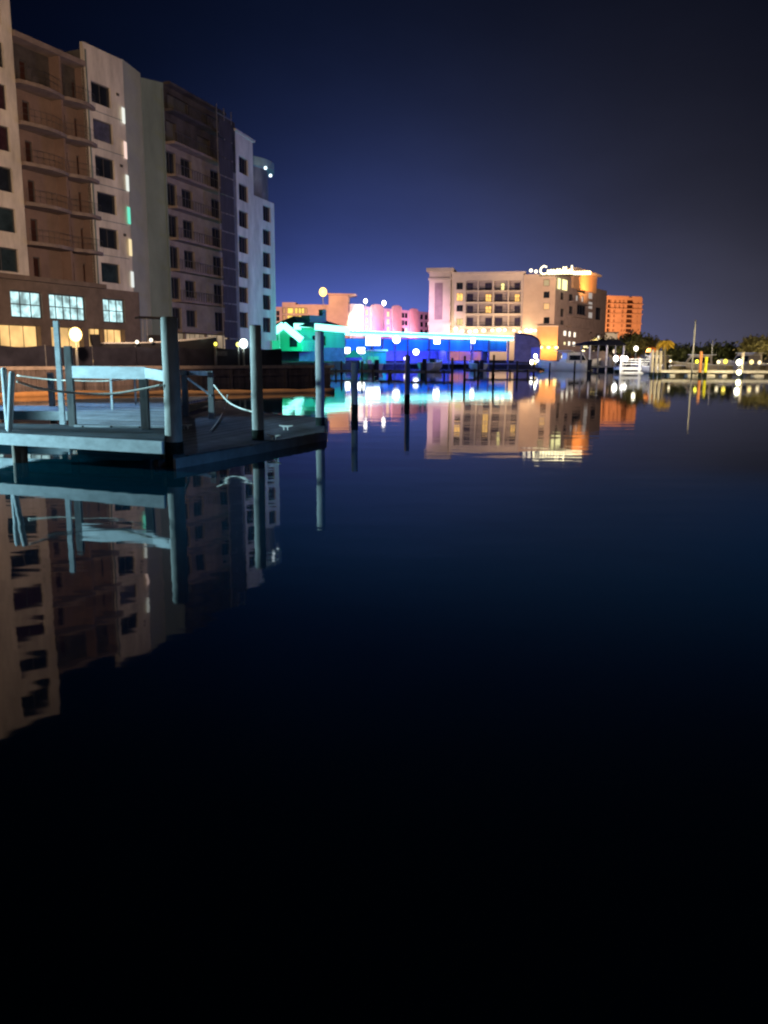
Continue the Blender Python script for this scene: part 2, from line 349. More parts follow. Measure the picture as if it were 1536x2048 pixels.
wall(F34, 0, F34.L, zs2[-1]+.002, z2top, [(S4(340), S4(360), zs2[-1]+.3, zs2[-1]+2.4), (S4(400), S4(425), zs2[-1]+.3, zs2[-1]+2.4), (S4(345), S4(385), zs2[-1]+stp2, zs2[-1]+stp2+1.9), (S4(420), S4(450), zs2[-1]+stp2, zs2[-1]+stp2+1.9)], unlitm, bld, name='unlit_wall')  # top floors painted dark because little light reaches them
for i, z in enumerate(zs2+[zs2[-1]+stp2, z2top]):
    if z < G+1: continue
    MB().fb(F34, .0, F34.s_at(464, 450, 1.15), z-.13, z+.13, .0, 1.15 if i < 8 else .8).build('balcony_slab', slabm if i < 7 else unlitm, bld)
    if 0 < i < 8:
        rb = MB(); rb.fb(F34, .1, F34.s_at(462, 450, 1.15), z+1.1, z+1.15, 1.05, 1.1); q = .1
        while q < F34.s_at(462, 450, 1.15): rb.fb(F34, q, q+.04, z+.14, z+1.1, 1.05, 1.09); q += .55
        rb.build('railing', framem, bld)
sc = MB(); s0, s1 = F34.s_at(441, 450, 1.8), F34.s_at(469, 450, 1.8)
for q in (s0, (s0+s1)/2, s1): sc.fb(F34, q-.04, q+.04, G, z2top, 1.7, 1.78)
z = 3
while z < z2top: sc.fb(F34, s0, s1, z, z+.07, 1.68, 1.8); z += 2
sc.build('scaffold', steel, bld)
z = 2.0
while z < zs2[-1]+3:
    MB().fb(F34, s0+.05+random.uniform(0, .5), s1-.05, z, z+1.9, 1.81, 1.83).build('dark_net_sheet', netm, bld); z += 2.05  # added dark sheets covering this zone of the bay
tw = F45; ztw = tw.z_at(471, 263); ops4 = []
for v in (640, 590, 540, 490, 439, 386, 332):
    z = tw.z_at(487, v); ops4.append((tw.s_at(478, v), tw.s_at(496, v), z-1.0, z+1.0))
wall(tw, 0, tw.L, G-.2, ztw, ops4, stucco, bld)
for o in ops4: window(tw, *o, bld)
MB().fb(tw, -.3, tw.L+.3, ztw, ztw+.25, -1, .25).build('roof_cornice', stucco, bld)
zlb = F56.z_at(512, 392); ops5 = []
for v in (650, 605, 562, 520, 475, 428):
    z = F56.z_at(534, v); ops5.append((F56.s_at(526, v), F56.s_at(541, v), z-1.0, z+1.0))
wall(F56, 0, F56.L, G-.2, zlb, ops5, stucco, bld)
for o in ops5: window(F56, *o, bld)
# drum-shaped glazed top floor behind the corner
dc = (-21.3, 121.2); zd1 = PY(514, 306, 116.5).z
def arc(c, r, a0, a1, k): return [(c[0]+r*math.cos(math.radians(a0+(a1-a0)*i/k)), c[1]+r*math.sin(math.radians(a0+(a1-a0)*i/k))) for i in range(k+1)]
MB().prism(arc(dc, 4.9, 0, 346, 27), zlb-.2, zd1-1.4).build('penthouse_drum', mat('drum_cladding', (.09, .09, .11), .6, .3, 1), bld)
MB().prism(arc(dc, 5.8, 0, 346, 27), zd1-1.4, zd1-.3).build('drum_roof', stucco_dim_grey, bld)
for u, v in ((531, 336), (541, 351)):
    p = PY(u, v, F56.pt(F56.s_at(u, v), 0)[1]-.5); MB().ball(p, .22).build('flood_lamp', emi('cool_lamp', (.75, .9, 1), 2.2), bld)
    light('POINT', (p.x+.3, p.y-.5, p.z), 60, (.8, .9, 1), size=.2)
# solid cores behind the walls, roofs
def back(p, F, k): q = Vector((p[0], p[1]))-F.n*k; return (q.x, q.y)
MB().prism([back(F1.pt(0, 0), F1, 2.45), back(F1.pt(e1-.05, 0), F1, 2.45), back(C2, F12, .4), back(C2, F1, 20), back(F1.pt(0, 0), F1, 20)], G-.3, zlog-.3).build('building_core', roofm, bld)
MB().fb(F1, 0, sL-.05, G, ztopL-.6, -2.4, -.36).fb(F1, sR+.05, e1-.4, G, zroofR-.6, -2.4, -.36).build('building_core', roofm, bld)
MB().prism([back(C2, F12, .4), back(C3, F23, .4), back(C3, F34, .4), back(C4, F34, .4), back(C5, F45, .4), back(C5, F45, 16), back(C2, F34, 16)], G-.3, zB-1).build('building_core', roofm, bld) if False else None
MB().fb(F34, .3, F34.L-.1, G-.3, z2top-.3, -14, -.37).build('building_core', roofm, bld)
MB().fb(tw, .1, tw.L-.05, G-.3, ztw-.1, -10, -.37).build('building_core', roofm, bld)
MB().fb(F56, .1, F56.L-.02, G-.3, zlb-.1, -12, -.37).build('building_core', roofm, bld)
MB().fb(F23, .05, F23.L-.02, G-.3, zB-.2, -6, -.37).build('building_core', roofm, bld)
# ------------------------------------------------------------------ bulkhead, screened fence, floating boom
FB = Frame(BA, BBk)
sw = thing('seawall', 'brown timber sheet bulkhead along the shore below the black screened fence', 'seawall', (BA[0], BA[1], 0))
mb = MB(); q = 0
wallm = mat('bulkhead_timber', (.13, .105, .10), .9, .45, 2.0, bump=.4, stretch=(1, 1, .15))
while q < FB.L:
    mb.fb(FB, q+.01, min(q+.29, FB.L), -1, 1.05, .02, .10+random.uniform(0, .03)); q += .3
mb.build('sheet_boards', wallm, sw)
MB().fb(FB, -.2, FB.L+.2, 1.05, 1.27, -.2, .34).build('cap_beam', mat('bulkhead_cap', (.30, .24, .2), .85, .3, 1.5), sw)
MB().fb(FB, -.2, FB.L+.2, .50, .68, .14, .28).build('waler', wallm, sw)
q = .8
while q < FB.L:
    p = FB.pt(q, 0, .36); MB().tube([(p[0], p[1], -1), (p[0], p[1], 1.0)], .12, 8).build('wall_pile', wallm, sw); q += 2.4
fn = thing('screen_fence', 'long black fabric construction fence standing on top of the timber seawall', 'fence', (BA[0], BA[1], 1.27))
q = 0; k = 0; FE = FB.s_at(572, 715)
while q < FE-.5:
    e = min(q+3.0, FE)
    mb = MB(); m_ = 8; vs = []
    for i in range(m_+1):
        for j in range(2):
            t = i/m_; vs.append(FB.pt(q+.04+(e-q-.08)*t, 1.28 if j == 0 else 2.48+.05*math.cos(t*2*math.pi)+(.08 if q < 9 else 0), -.5+.05*math.sin(t*9+k)))
    nv = len(vs); vs += [(p[0]+FB.n.x*.02, p[1]+FB.n.y*.02, p[2]) for p in vs]
    fs = [(2*i, 2*i+2, 2*i+3, 2*i+1) for i in range(m_)]+[(nv+2*i+1, nv+2*i+3, nv+2*i+2, nv+2*i) for i in range(m_)]
    mb.add(vs, fs); mb.build('screen_panel', darkfab, fn)
    MB().fb(FB, q-.03, q+.03, 1.27, 2.6, -.62, -.56).build('fence_post', steel, fn); q += 3.0; k += 1
p = FB.at(450, 718)[0]
MB().fb(FB, p-.45, p+.45, 1.95, 2.3, -.42, -.41).build('faded_banner', mat('faded_banner', (.10, .10, .11), .9, .5, 6), fn)
pts = [PZ(u, v, .02) for u, v in ((-80, 799), (20, 793), (120, 790), (220, 789), (300, 789), (400, 788), (500, 787), (600, 785), (690, 784))]
fine = []
for i in range(len(pts)-1):
    for t in (0, .25, .5, .75): fine.append(pts[i].lerp(pts[i+1], t))
bo = thing('floating_boom', 'long orange floating silt boom lying on the water before the timber seawall', 'boom', tuple(pts[4]))
mb = MB(); mb.tube([(p.x, p.y, .07) for p in fine], [.17 if i % 4 else .12 for i in range(len(fine))], 10)
mb.build('float_sleeve', mat('orange_boom_vinyl', (.75, .36, .13), .6, .2, 1), bo, True)
# ------------------------------------------------------------------ stored dark boat, lamp post on the bank
def loft(sections, name, m, parent, smooth=True):
    mb = MB(); n = len(sections[0])
    for s_ in sections: mb.v += [tuple(p) for p in s_]
    for i in range(len(sections)-1):
        for j in range(n-1): mb.f.append((i*n+j, i*n+j+1, (i+1)*n+j+1, (i+1)*n+j))
    mb.f.append(tuple(range(n-1, -1, -1))); mb.f.append(tuple((len(sections)-1)*n+j for j in range(n)))
    return mb.build(name, m, parent, smooth)
def xf(root, pts): return [root.matrix_basis @ Vector(p) for p in pts]
def boat(name, label, cat, loc, rz, Ln, hullm, cabin='cuddy', cabm=None, group=None, tower=False):
    t = thing(name, label, cat, loc, rz, group); B = Ln*.3; H = Ln*.15
    secs = []
    for i in range(9):
        x = i/8; wd = B/2*(1-(x**3.2)*.97); ky = -.25*H*(1-x**4)+(.5*H*x**6); sh = H*(.8+.45*x*x)
        secs.append(xf(t, [(x*Ln, -wd, sh), (x*Ln, -wd*.88, .25*H), (x*Ln, -wd*.45, ky+.05), (x*Ln, 0, ky), (x*Ln, wd*.45, ky+.05), (x*Ln, wd*.88, .25*H), (x*Ln, wd, sh)]))
    loft(secs, 'hull', hullm, t)
    mb = MB(); k = []
    for i in range(9):
        x = i/8; wd = B/2*(1-(x**3.2)*.97)*.93; sh = H*(.8+.45*x*x)-.05*H; k.append((x*Ln, wd, sh))
    for i in range(8):
        a_, b_ = k[i], k[i+1]
        mb.add(xf(t, [(a_[0], -a_[1], a_[2]), (b_[0], -b_[1], b_[2]), (b_[0], b_[1], b_[2]), (a_[0], a_[1], a_[2])]), [(0, 1, 2, 3)])
    mb.build('deck', whitep, t)
    rm = MB()
    for sg in (-1, 1): rm.tube(xf(t, [(q[0], sg*q[1]*1.07, q[2]+.06*H) for q in k]), .05, 5)
    rm.build('gunwale', whitep, t)
    cm = cabm or white
    if cabin == 'cuddy':
        x0, x1 = Ln*.3, Ln*.72; z0 = H*.75; z1 = z0+H*1.1
        mb = MB(); q = [(x0, -B*.34), (x1, -B*.26), (x1, B*.26), (x0, B*.34)]
        q2 = [(x0+.1, -B*.28), (x1-Ln*.1, -B*.2), (x1-Ln*.1, B*.2), (x0+.1, B*.28)]
        mb.hexa(xf(t, [(p[0], p[1], z0) for p in q]+[(p[0], p[1], z1) for p in q2])); mb.build('cabin', cm, t)
        mb = MB()
        for sg in (-1, 1):
            mb.add(xf(t, [(x0+.3, sg*(B*.335), z0+.3*H), (x1-Ln*.05, sg*(B*.262), z0+.3*H), (x1-Ln*.1, sg*(B*.235), z0+.85*H), (x0+.35, sg*(B*.30), z0+.85*H)]), [(0, 1, 2, 3)])
        mb.add(xf(t, [(x1+.03, -B*.2, z0+.3*H), (x1+.03, B*.2, z0+.3*H), (x1-Ln*.07, B*.17, z0+.85*H), (x1-Ln*.07, -B*.17, z0+.85*H)]), [(0, 1, 2, 3)])
        mb.build('cabin_window', glassd, t)
        MB().hexa(xf(t, [(x0-.4, -B*.33, z1), (x1-Ln*.06, -B*.24, z1), (x1-Ln*.06, B*.24, z1), (x0-.4, B*.33, z1), (x0-.4, -B*.33, z1+.08), (x1-Ln*.06, -B*.24, z1+.08), (x1-Ln*.06, B*.24, z1+.08), (x0-.4, B*.33, z1+.08)])).build('hardtop', whitep, t)
    else:
        x0, x1 = Ln*.4, Ln*.55
        MB().hexa(xf(t, [(x0, -B*.15, H*.7), (x1, -B*.12, H*.7), (x1, B*.12, H*.7), (x0, B*.15, H*.7), (x0, -B*.15, H*1.3), (x1-.2, -B*.12, H*1.3), (x1-.2, B*.12, H*1.3), (x0, B*.15, H*1.3)])).build('console', cm, t)
        mb = MB(); z = H*.7+1.9
        for sx_ in (x0-.2, x1+.2):
            for sg in (-1, 1): mb.tube(xf(t, [(sx_, sg*B*.25, H*.7), (sx_, sg*B*.2, z)]), .035, 5)
        mb.build('top_frame', steel, t)
        MB().hexa(xf(t, [(x0-.7, -B*.3, z), (x1+.7, -B*.3, z), (x1+.7, B*.3, z), (x0-.7, B*.3, z), (x0-.7, -B*.26, z+.12), (x1+.6, -B*.26, z+.12), (x1+.6, B*.26, z+.12), (x0-.7, B*.26, z+.12)])).build('tee_top', cm, t)
        MB().hexa(xf(t, [(-.45, -.25, -.1), (.05, -.25, -.1), (.05, .25, -.1), (-.45, .25, -.1), (-.6, -.22, H+.35), (.0, -.22, H+.35), (.0, .22, H+.35), (-.6, .22, H+.35)])).build('outboard_motor', dark, t)
    return t
bpS = PY(180, 700, 53); bpE = PY(322, 672, 58)
bz = math.atan2(bpE.y-bpS.y, bpE.x-bpS.x); 
sb = boat('stored_boat', 'dark hulled boat raised behind the black fence left of the tall dark pile', 'boat', (PY(195, 700, 58).x, 58.5, 1.75), .55, 8.5, mat('dark_hull_paint', (.03, .03, .035), .4, .3, 1), 'console', dark)
for u, v in ((274, 684), (302, 680)):
    p = PY(u, v, 57.2); l_ = MB().ball(p, .12).build('deck_lamp', emi('warm_white_lamp', (1, .92, .7), 3), sb)
    light('POINT', (p.x, p.y-.3, p.z), 15, (1, .9, .7), size=.1)
def lamp_post(label, u, v, Y, zb, r, col, e, W, group='street lamps', pole_m=None, arm=False, cat='street lamp', name='street_lamp', head=True):
    p = PY(u, v, Y); t = thing(name, label, cat, (p.x, p.y, zb), 0, group)
    MB().tube([(p.x, p.y, zb), (p.x, p.y, p.z-r)], [.09, .06], 8).build('pole', pole_m or steel, t, True)
    MB().ball(p, r*(.72 if name == 'dock_lamp' and r > .3 else 1), 12, 8, 1.15).build('lamp_globe', emi('globe_%.2f_%.2f_%.2f_%.1f' % (*col, e), col, e), t, True)
    MB().tube([(p.x, p.y, p.z+r*.85), (p.x, p.y, p.z+r*1.1)], [r*.5, r*.15], 8).build('lamp_cap', dark, t)
    if W: light('POINT', (p.x, p.y-r*1.5, p.z), W, col, size=r)
    return t
lamp_post('blazing amber lamp on a short post beside the tall pale dock posts', 151, 669, 46.6, 1.2, .34, (1, .64, .2), 6, 220)
# ------------------------------------------------------------------ near dock
deckm = plank_mat('near_deck_planks', (.10, .11, .12), (.25, .97, 0))  # darker planks for the near deck
deckb = plank_mat('pale_deck_planks', (.5, .53, .56), (.3, .95, 0))
deckd = plank_mat('dark_deck_planks', (.15, .15, .17), (.95, -.3, 0))
dk = thing('boat_dock', 'timber dock with pale fascia boards, dark decking and plank handrails over the water', 'dock', (-5, 16, 0))
zd = .55
a, b_ = PZ(-14, 867, zd), PZ(327, 885, zd); c_, d_ = PZ(332, 853, zd), PZ(-30, 846, zd)
MB().prism([a, b_, c_, d_], zd-.08, zd).build('deck', deckm, dk)
def board(p, q, z0, z1, th, m, name, parent, off=0.0):
    F = Frame(p, q); return MB().fb(F, 0, F.L, z0, z1, off, off+th).build(name, m, parent)
board(a, b_, .36, .57, .05, paintb, 'fascia_board', dk, .003)
board(d_, c_, .19, zd-.01, .05, paintb, 'fascia_board', dk, -.06)
e_, f_ = PZ(-40, 822, zd), PZ(136, 824, zd); g_, h_ = PZ(150, 812, zd), PZ(-40, 810, zd)
MB().prism([e_, f_, g_, h_], zd-.08, zd).build('finger_deck', deckb, dk)
board(e_, f_, .34, .57, .05, paintb, 'fascia_board', dk, .003)
# pale deck reaching back to the rail
pd = [PZ(148, 857, zd), PZ(331, 857, zd), PZ(345, 812, zd), PZ(430, 794, zd), PZ(150, 800, zd)]
pd[0] = PZ(148, 851, zd+.03); pd[1] = PZ(331, 853, zd+.03)
MB().prism([p for p in pd], zd-.05, zd+.03).build('cross_deck', deckb, dk)
# dark side platform
pl = [PZ(346, 915, .2), PZ(500, 890, .2), PZ(648, 864, .2), PZ(652, 836, .2), PZ(560, 829, .2), PZ(505, 823, .2), PZ(440, 800, .2), PZ(383, 823, .2), PZ(348, 836, .2)]
plt = thing('side_platform', 'low dark planked platform right of the dock between the three mooring piles', 'platform', tuple(pl[1]))
MB().prism(pl, .10, .20).build('deck', deckd, plt)
edge = mat('platform_edge_timber', (.3, .3, .31), .85, .3, 2)
board(pl[0], pl[1], -.06, .18, .06, edge, 'fascia_board', plt, .0); board(pl[1], pl[2], -.06, .18, .06, edge, 'fascia_board', plt, .0)
board(pl[2], pl[3], -.06, .18, .06, edge, 'fascia_board', plt, .0)
for i in range(3):
    p = pl[0].lerp(pl[2], i/2)
    MB().tube([(p.x-.35, p.y+.4, -1), (p.x-.35, p.y+.4, .12)], .11, 8).build('support_pile', timberd, plt)
def cleat(u, v, z, lab):
    p = PZ(u, v, z); t = thing('mooring_cleat', lab, 'cleat', tuple(p), random.uniform(-.5, .5), 'cleats on the platform')
    mw = t.matrix_basis; mb = MB(); mb.tube([mw @ Vector((-.17, 0, .11)), mw @ Vector((-.06, 0, .09)), mw @ Vector((.06, 0, .09)), mw @ Vector((.17, 0, .11))], [.015, .025, .025, .015], 6)
    mb.build('horn', whitep, t)
    mb = MB(); mb.tube([mw @ Vector((-.05, 0, 0)), mw @ Vector((-.05, 0, .09))], .02, 6); mb.tube([mw @ Vector((.05, 0, 0)), mw @ Vector((.05, 0, .09))], .02, 6); mb.build('base', whitep, t)
cleat(372, 858, .2, 'small pale cleat on the dark platform just right of the biggest pile')
cleat(572, 860, .2, 'small pale cleat on the dark platform between the middle and right piles')
cleat(548, 880, .2, 'small pale cleat at the water edge of the dark platform right of the middle pile')
# piles
def pile(label, u, v, Y, r, m=timberd, cap=False, lean=(0, 0), name='mooring_pile', group='timber mooring piles', cat='piling', ptop=None):
    p = PY(u, v, Y); t = thing(name, label, cat, (p.x+lean[0], p.y, 0), 0, group)
    k = 8; pts = []; rs = []
    for i in range(k+1):
        tt = i/k; pts.append((p.x+lean[0]*(1-tt)+random.uniform(-.006, .006), p.y, -1.5+(p.z+1.5)*tt)); rs.append(r*(1.06-.1*tt))
    MB().tube(pts, rs, 18).build('shaft', m, t, True)
    MB().tube([(p.x, p.y, p.z), (p.x, p.y, p.z+.02)], [r*.97, r*.8], 18).build('pile_top', timber, t)
    MB().tube([(pts[0][0]*(1-.57)+pts[-1][0]*.57*1.0 if False else p.x+lean[0]*.5, p.y, -.05), (p.x+lean[0]*.45, p.y, .42)], r*1.07, 18).build('growth_band', mat('barnacle_band', (.02, .025, .022), .95, .6, 9, bump=.8), t, True)
    return t
pmat = mat('pile_timber', (.42, .41, .38), .85, .4, 4, bump=.6, stretch=(1, 1, .25))
pile('tallest and nearest mooring pile at the front right corner of the dock', 338, 636, 15.3, .155, pmat)
pile('mooring pile in the middle of the dark platform edge, pale on its left side', 511, 652, 17.9, .125, pmat)
pile('mooring pile at the far right corner of the dark platform', 639, 664, 21.7, .115, pmat)
pile('short mooring pile alone in the water before the teal building', 709, 725, 27.5, .11, pmat)
pile('short mooring pile alone in the water before the blue boathouse', 815, 711, 35, .11, pmat)
def post(u, vt, vb, w_, m, name='rail_post', zb=None, cap=None):
    z = zd if zb is None else zb; p = PZ(u, vb, z); zt_ = PY(u, vt, p.y).z
    MB().bar((p.x, p.y, z-.5), (p.x, p.y, zt_), w_).build(name, m, dk); return p, zt_
greyt = mat('grey_post_timber', (.24, .24, .24), .85, .35, 5, bump=.4, stretch=(1, 1, .2))
p1, z1 = post(146, 692, 852, .13, greyt); p0, z0 = post(126, 642, 848, .10, paintb)
p2, z2 = post(292, 752, 858, .15, greyt)
p3, z3 = post(225, 752, 822, .05, paintb); p4, z4 = post(272, 750, 812, .05, paintb)
p5, z5 = post(372, 740, 832, .16, greyt, zb=.2); p6, z6 = post(424, 742, 838, .15, greyt, zb=.2)
post(105, 745, 812, .14, timber)
# handrail planks
def rail(pa, pb, w_=.2, th=.06, m=paintb, nm='handrail'):
    MB().bar(pa, pb, th, w_).build(nm, m, dk)
ra, rb_ = PY(150, 744, 17.5), PY(288, 746, 20.5); ra = PY(146, 744, p1.y-.1)
rail(ra, PY(292, 746, p2.y-.12), .24); rail(PY(292, 746, p2.y-.12), PY(330, 752, 15.6), .2)
rail(PY(345, 745, 19), PY(374, 746, p5.y-.1), .13, .05, greyt); rail(PY(374, 746, p5.y-.1), PY(426, 747, p6.y-.1), .13, .05, greyt)
rail(PY(376, 757, p5.y-.14), PY(424, 792, p6.y-.14), .06, .04, greyt, 'brace')
# legs below the near fascia
for u in (27, 41, 325):
    p = PZ(u, 905, .2); MB().tube([(p.x, p.y+.12, -1.2), (p.x, p.y+.12, .45)], .075, 10).build('dock_leg', timber, dk, True)
# two leaning boards by the left end
for u0, v0, u1, v1, lab in ((7, 735, 17, 858, 'narrow pale stake leaning right at the left end of the dock'), (24, 743, 19, 862, 'broader pale stake leaning left at the left end of the dock')):
    base = PZ(u1, v1, .56); top = PY(u0, v0, base.y-.1)
    t = MB().tube([base, base.lerp(top, .97), top], [.055, .055, .03], 10).build('wooden_stake', paintb); tag(t, lab, 'stake', 'pale stakes at the dock end')
def rope(label, pts, r=.022):
    mb = MB(); fine = []
    for i in range(len(pts)-1):
        for t in range(6):
            t = t/6; p_1 = pts[max(i-1, 0)]; q0, q1 = pts[i], pts[i+1]; q2 = pts[min(i+2, len(pts)-1)]
            fine.append(.5*((2*q0)+(-p_1+q1)*t+(2*p_1-5*q0+4*q1-q2)*t*t+(-p_1+3*q0-3*q1+q2)*t**3))
    fine.append(pts[-1]); return tag(mb.tube(fine, r, 7).build('rope', rope_m, None, True), label, 'rope', 'ropes strung along the dock')
rope('long pale rope sagging from the left stakes to the tallest pile', [PY(33, 762, 15.2), PY(80, 777, 15.3), PY(150, 786, 15.4), PY(215, 788, 15.4), PY(270, 781, 15.3), PY(324, 770, 15.2)])
rope('thin upper rope sagging behind the grey rail posts', [PY(34, 751, 17.6), PY(100, 759, 17.6), PY(145, 761, 17.4), PY(210, 762, 17.3), PY(280, 755, 17.0)], .014)
rope('slack rope hanging from the far rail post to the middle pile', [PY(428, 770, 20.5), PY(455, 802, 19.8), PY(480, 816, 19), PY(507, 824, 18)], .018)
rope('slack rope lying across the dark platform boards', [PY(455, 790, 22), PZ(450, 815, .23), PZ(438, 838, .23), PZ(421, 862, .23)], .014)
# ------------------------------------------------------------------ teal neon building
neon = emi('cyan_neon', (.24, 1.0, 1.0), 3.6)
neong = emi('green_white_neon', (.26, 1.0, .82), 3.4)
teal_w = mat('teal_siding', (.06, .42, .27), .7, .15, 1, stretch=(1, 1, .1))
gb = thing('teal_building', 'small gabled waterfront building outlined in white green neon at the shore end', 'building', (PY(600, 713, 132).x, 132, 1.15))
Fg = Frame(PY(550, 713, 128)[:2], PY(604, 713, 127)[:2])
gz = lambda u, v: Fg.z_at(u, v)
za = gz(549, 669); pk_s, pk_z = Fg.at(568, 650); eL = Fg.at(549, 668); eR = Fg.at(603, 680)
zb0 = gz(570, 702)
mb = MB(); q = [Fg.pt(0.1, zb0), Fg.pt(Fg.L, zb0), Fg.pt(Fg.L, eR[1]), Fg.pt(pk_s, pk_z-.2), Fg.pt(.1, eL[1])]
qb = [(p[0]-Fg.n.x*8, p[1]-Fg.n.y*8, p[2]) for p in q]
mb.add(q+qb, [(0, 1, 2, 3, 4), (9, 8, 7, 6, 5)]+[(i, (i+5), (i+1) % 5+5, (i+1) % 5) for i in range(5)]); mb.build('gable_wall', teal_w, gb)
gp = lambda s_, z, n=.25: Vector(Fg.pt(s_, z, n))
for p, q in ((gp(-.6, eL[1]-.1), gp(pk_s, pk_z)), (gp(pk_s, pk_z), gp(eR[0]+.1, eR[1]))): MB().bar(p, q, .4, .95).build('neon_strip', neong, gb)
mb = MB(); mb.fb(Fg, pk_s-.9, pk_s-.7, zb0, pk_z-.4, .0, .12); mb.build('corner_trim', whitep, gb)
mb = MB(); mb.fb(Fg, 2.4, 3.6, zb0+.6, zb0+2.1, .0, .06); mb.build('window', glassd, gb)
Fw = Frame(PY(600, 713, 131)[:2], PY(694, 713, 138)[:2])
zt_, zw0 = Fw.z_at(640, 656), Fw.z_at(640, 695)
sA, sB = Fw.s_at(600, 690), Fw.s_at(690, 690)
wall(Fw, sA, sB, zw0, zt_, [(Fw.s_at(625, 690), Fw.s_at(652, 690), zw0+.3, zt_-1.2)], teal_w, gb, name='wall')
window(Fw, Fw.s_at(625, 690), Fw.s_at(652, 690), zw0+.3, zt_-1.2, gb, mull=2, pane=glassd)
MB().fb(Fw, sA, sB, zw0, zt_-.2, -7, -.36).build('building_core', teal_w, gb)
MB().fb(Fw, sA-.2, sB, 1.0, zw0, -7, .02).build('lower_wall', mat('navy_siding', (.10, .15, .28), .8, .3, 1.5), gb)
for u0, u1, vv0, vv1 in ((590, 624, 653, 653.5), (631, 698, 653.5, 660)):
    p, q = PY(u0, vv0, 129.5), PY(u1, vv1, 136)
    MB().bar(p, q, .4, .95).build('neon_strip', neong, gb)
mb = MB(); r0 = Fw.pt(sA-.5, zt_+.1, .9); r1 = Fw.pt(sB+.3, zt_+.1, .9); r2 = Fw.pt(sB-2, zt_+1.7, -4); r3 = Fw.pt(sA+2, zt_+1.9, -4); r4 = Fw.pt(sA-.5, zt_+.1, -8); r5 = Fw.pt(sB+.3, zt_+.1, -8)
mb.add([r0, r1, r2, r3, r4, r5], [(0, 1, 2, 3), (3, 2, 5, 4), (0, 3, 4), (1, 5, 2), (4, 5, 1, 0)]); mb.build('roof', mat('teal_metal_roof', (.05, .13, .13), .5, .2, 1), gb)
MB().fb(Fw, Fw.s_at(632, 650), Fw.s_at(660, 650), zt_+.5, Fw.z_at(640, 630), -3.5, -1.5).fb(Fw, Fw.s_at(662, 650), Fw.s_at(669, 650), zt_+.5, Fw.z_at(665, 618), -3, -2).build('rooftop_unit', mat('rooftop_unit', (.1, .16, .18), .6, .2, 1), gb)
for u, v, e in ((590, 690, 130), (640, 672, 300), (675, 672, 340)):
    p = PY(u, v, 124); light('POINT', p, e*4.2, (.03, 1, .55), size=.3)
q = MB().box(PY(553, 690, 118).x-.55, PY(553, 690, 118).x+.45, 117.8, 118, PY(553, 699, 118).z, PY(553, 681, 118).z).build('lit_sign_panel', emi('green_panel', (.02, .8, .38), .75)); tag(q, 'small glowing green panel standing left of the neon gable', 'sign')
# ------------------------------------------------------------------ neon boathouse
bh = thing('boathouse', 'long open boathouse with a white cyan neon roof edge and deep blue lit interior', 'boathouse', (PY(860, 713, 160).x, 160, 1.0))
L0, L1 = PY(690, 665, 152), PY(1026, 677, 163)
Fh = Frame(L0[:2], L1[:2]); zn = L0.z; zn2 = L1.z
MB().bar(L0, L1, .45, .8).build('neon_strip', neon, bh)
blu = mat('blue_wall_panel', (.05, .28, .62), .7, .25, .6, stretch=(1, 1, .2)); navy = mat('navy_interior', (.22, .22, .42), .8, .4, .5)
zr = min(zn, zn2)
mb = MB(); mb.add([Fh.pt(0, zn+.2, .6), Fh.pt(Fh.L, zn2+.2, .6), Fh.pt(Fh.L, zn2+.5, -12), Fh.pt(0, zn+.5, -12), Fh.pt(0, zn, .6), Fh.pt(Fh.L, zn2, .6), Fh.pt(Fh.L, zn2+.3, -12), Fh.pt(0, zn+.3, -12)],
    [(0, 1, 2, 3), (7, 6, 5, 4), (0, 4, 5, 1), (1, 5, 6, 2), (2, 6, 7, 3), (3, 7, 4, 0)]); mb.build('roof', roofm, bh)
zv = Fh.z_at(850, 702)
edges = [690, 745, 765, 790, 815, 858, 898, 944, 977, 1016]
for i in range(len(edges)-1):
    s0, s1 = Fh.s_at(edges[i], 690), Fh.s_at(edges[i+1], 690)
    MB().fb(Fh, s0+.05, s1-.05, zv, zr-.45, -.25 if i % 2 else -.6, -.1 if i % 2 else -.45).build('valance_panel', blu, bh)
MB().fb(Fh, 0, Fh.L, .6, zr-.1, -10.3, -10).build('back_wall', navy, bh)
for u in edges:
    s0 = Fh.s_at(u, 700); MB().fb(Fh, s0-.14, s0+.14, -.8, zr-.4, -.05, .2).build('roof_post', mat('boathouse_post', (.12, .13, .22), .8, .3, 2), bh)
MB().fb(Fh, -1, Fh.L+3, .55, .8, -2, 1.6).build('dock_deck', mat('boathouse_deck', (.12, .12, .14), .85, .3, 2), bh)
pinkr = emi('salmon_lit_room', (1, .33, .25), .42, .3, .6)
s0, s1 = Fh.s_at(905, 712), Fh.s_at(973, 712); z0, z1 = Fh.z_at(940, 722), Fh.z_at(940, 702)
window(Fh, s0, s1, z0, z1, bh, pane=pinkr, n=-2.0, mull=2, name='lit_room_window')
MB().fb(Fh, s0-.3, s1+.3, .7, zr-.5, -6, -2.35).build('service_room', navy, bh)
MB().fb(Fh, s0-.3, s1+.3, .8, z0-.02, -2.34, -2.05).build('service_counter', navy, bh)
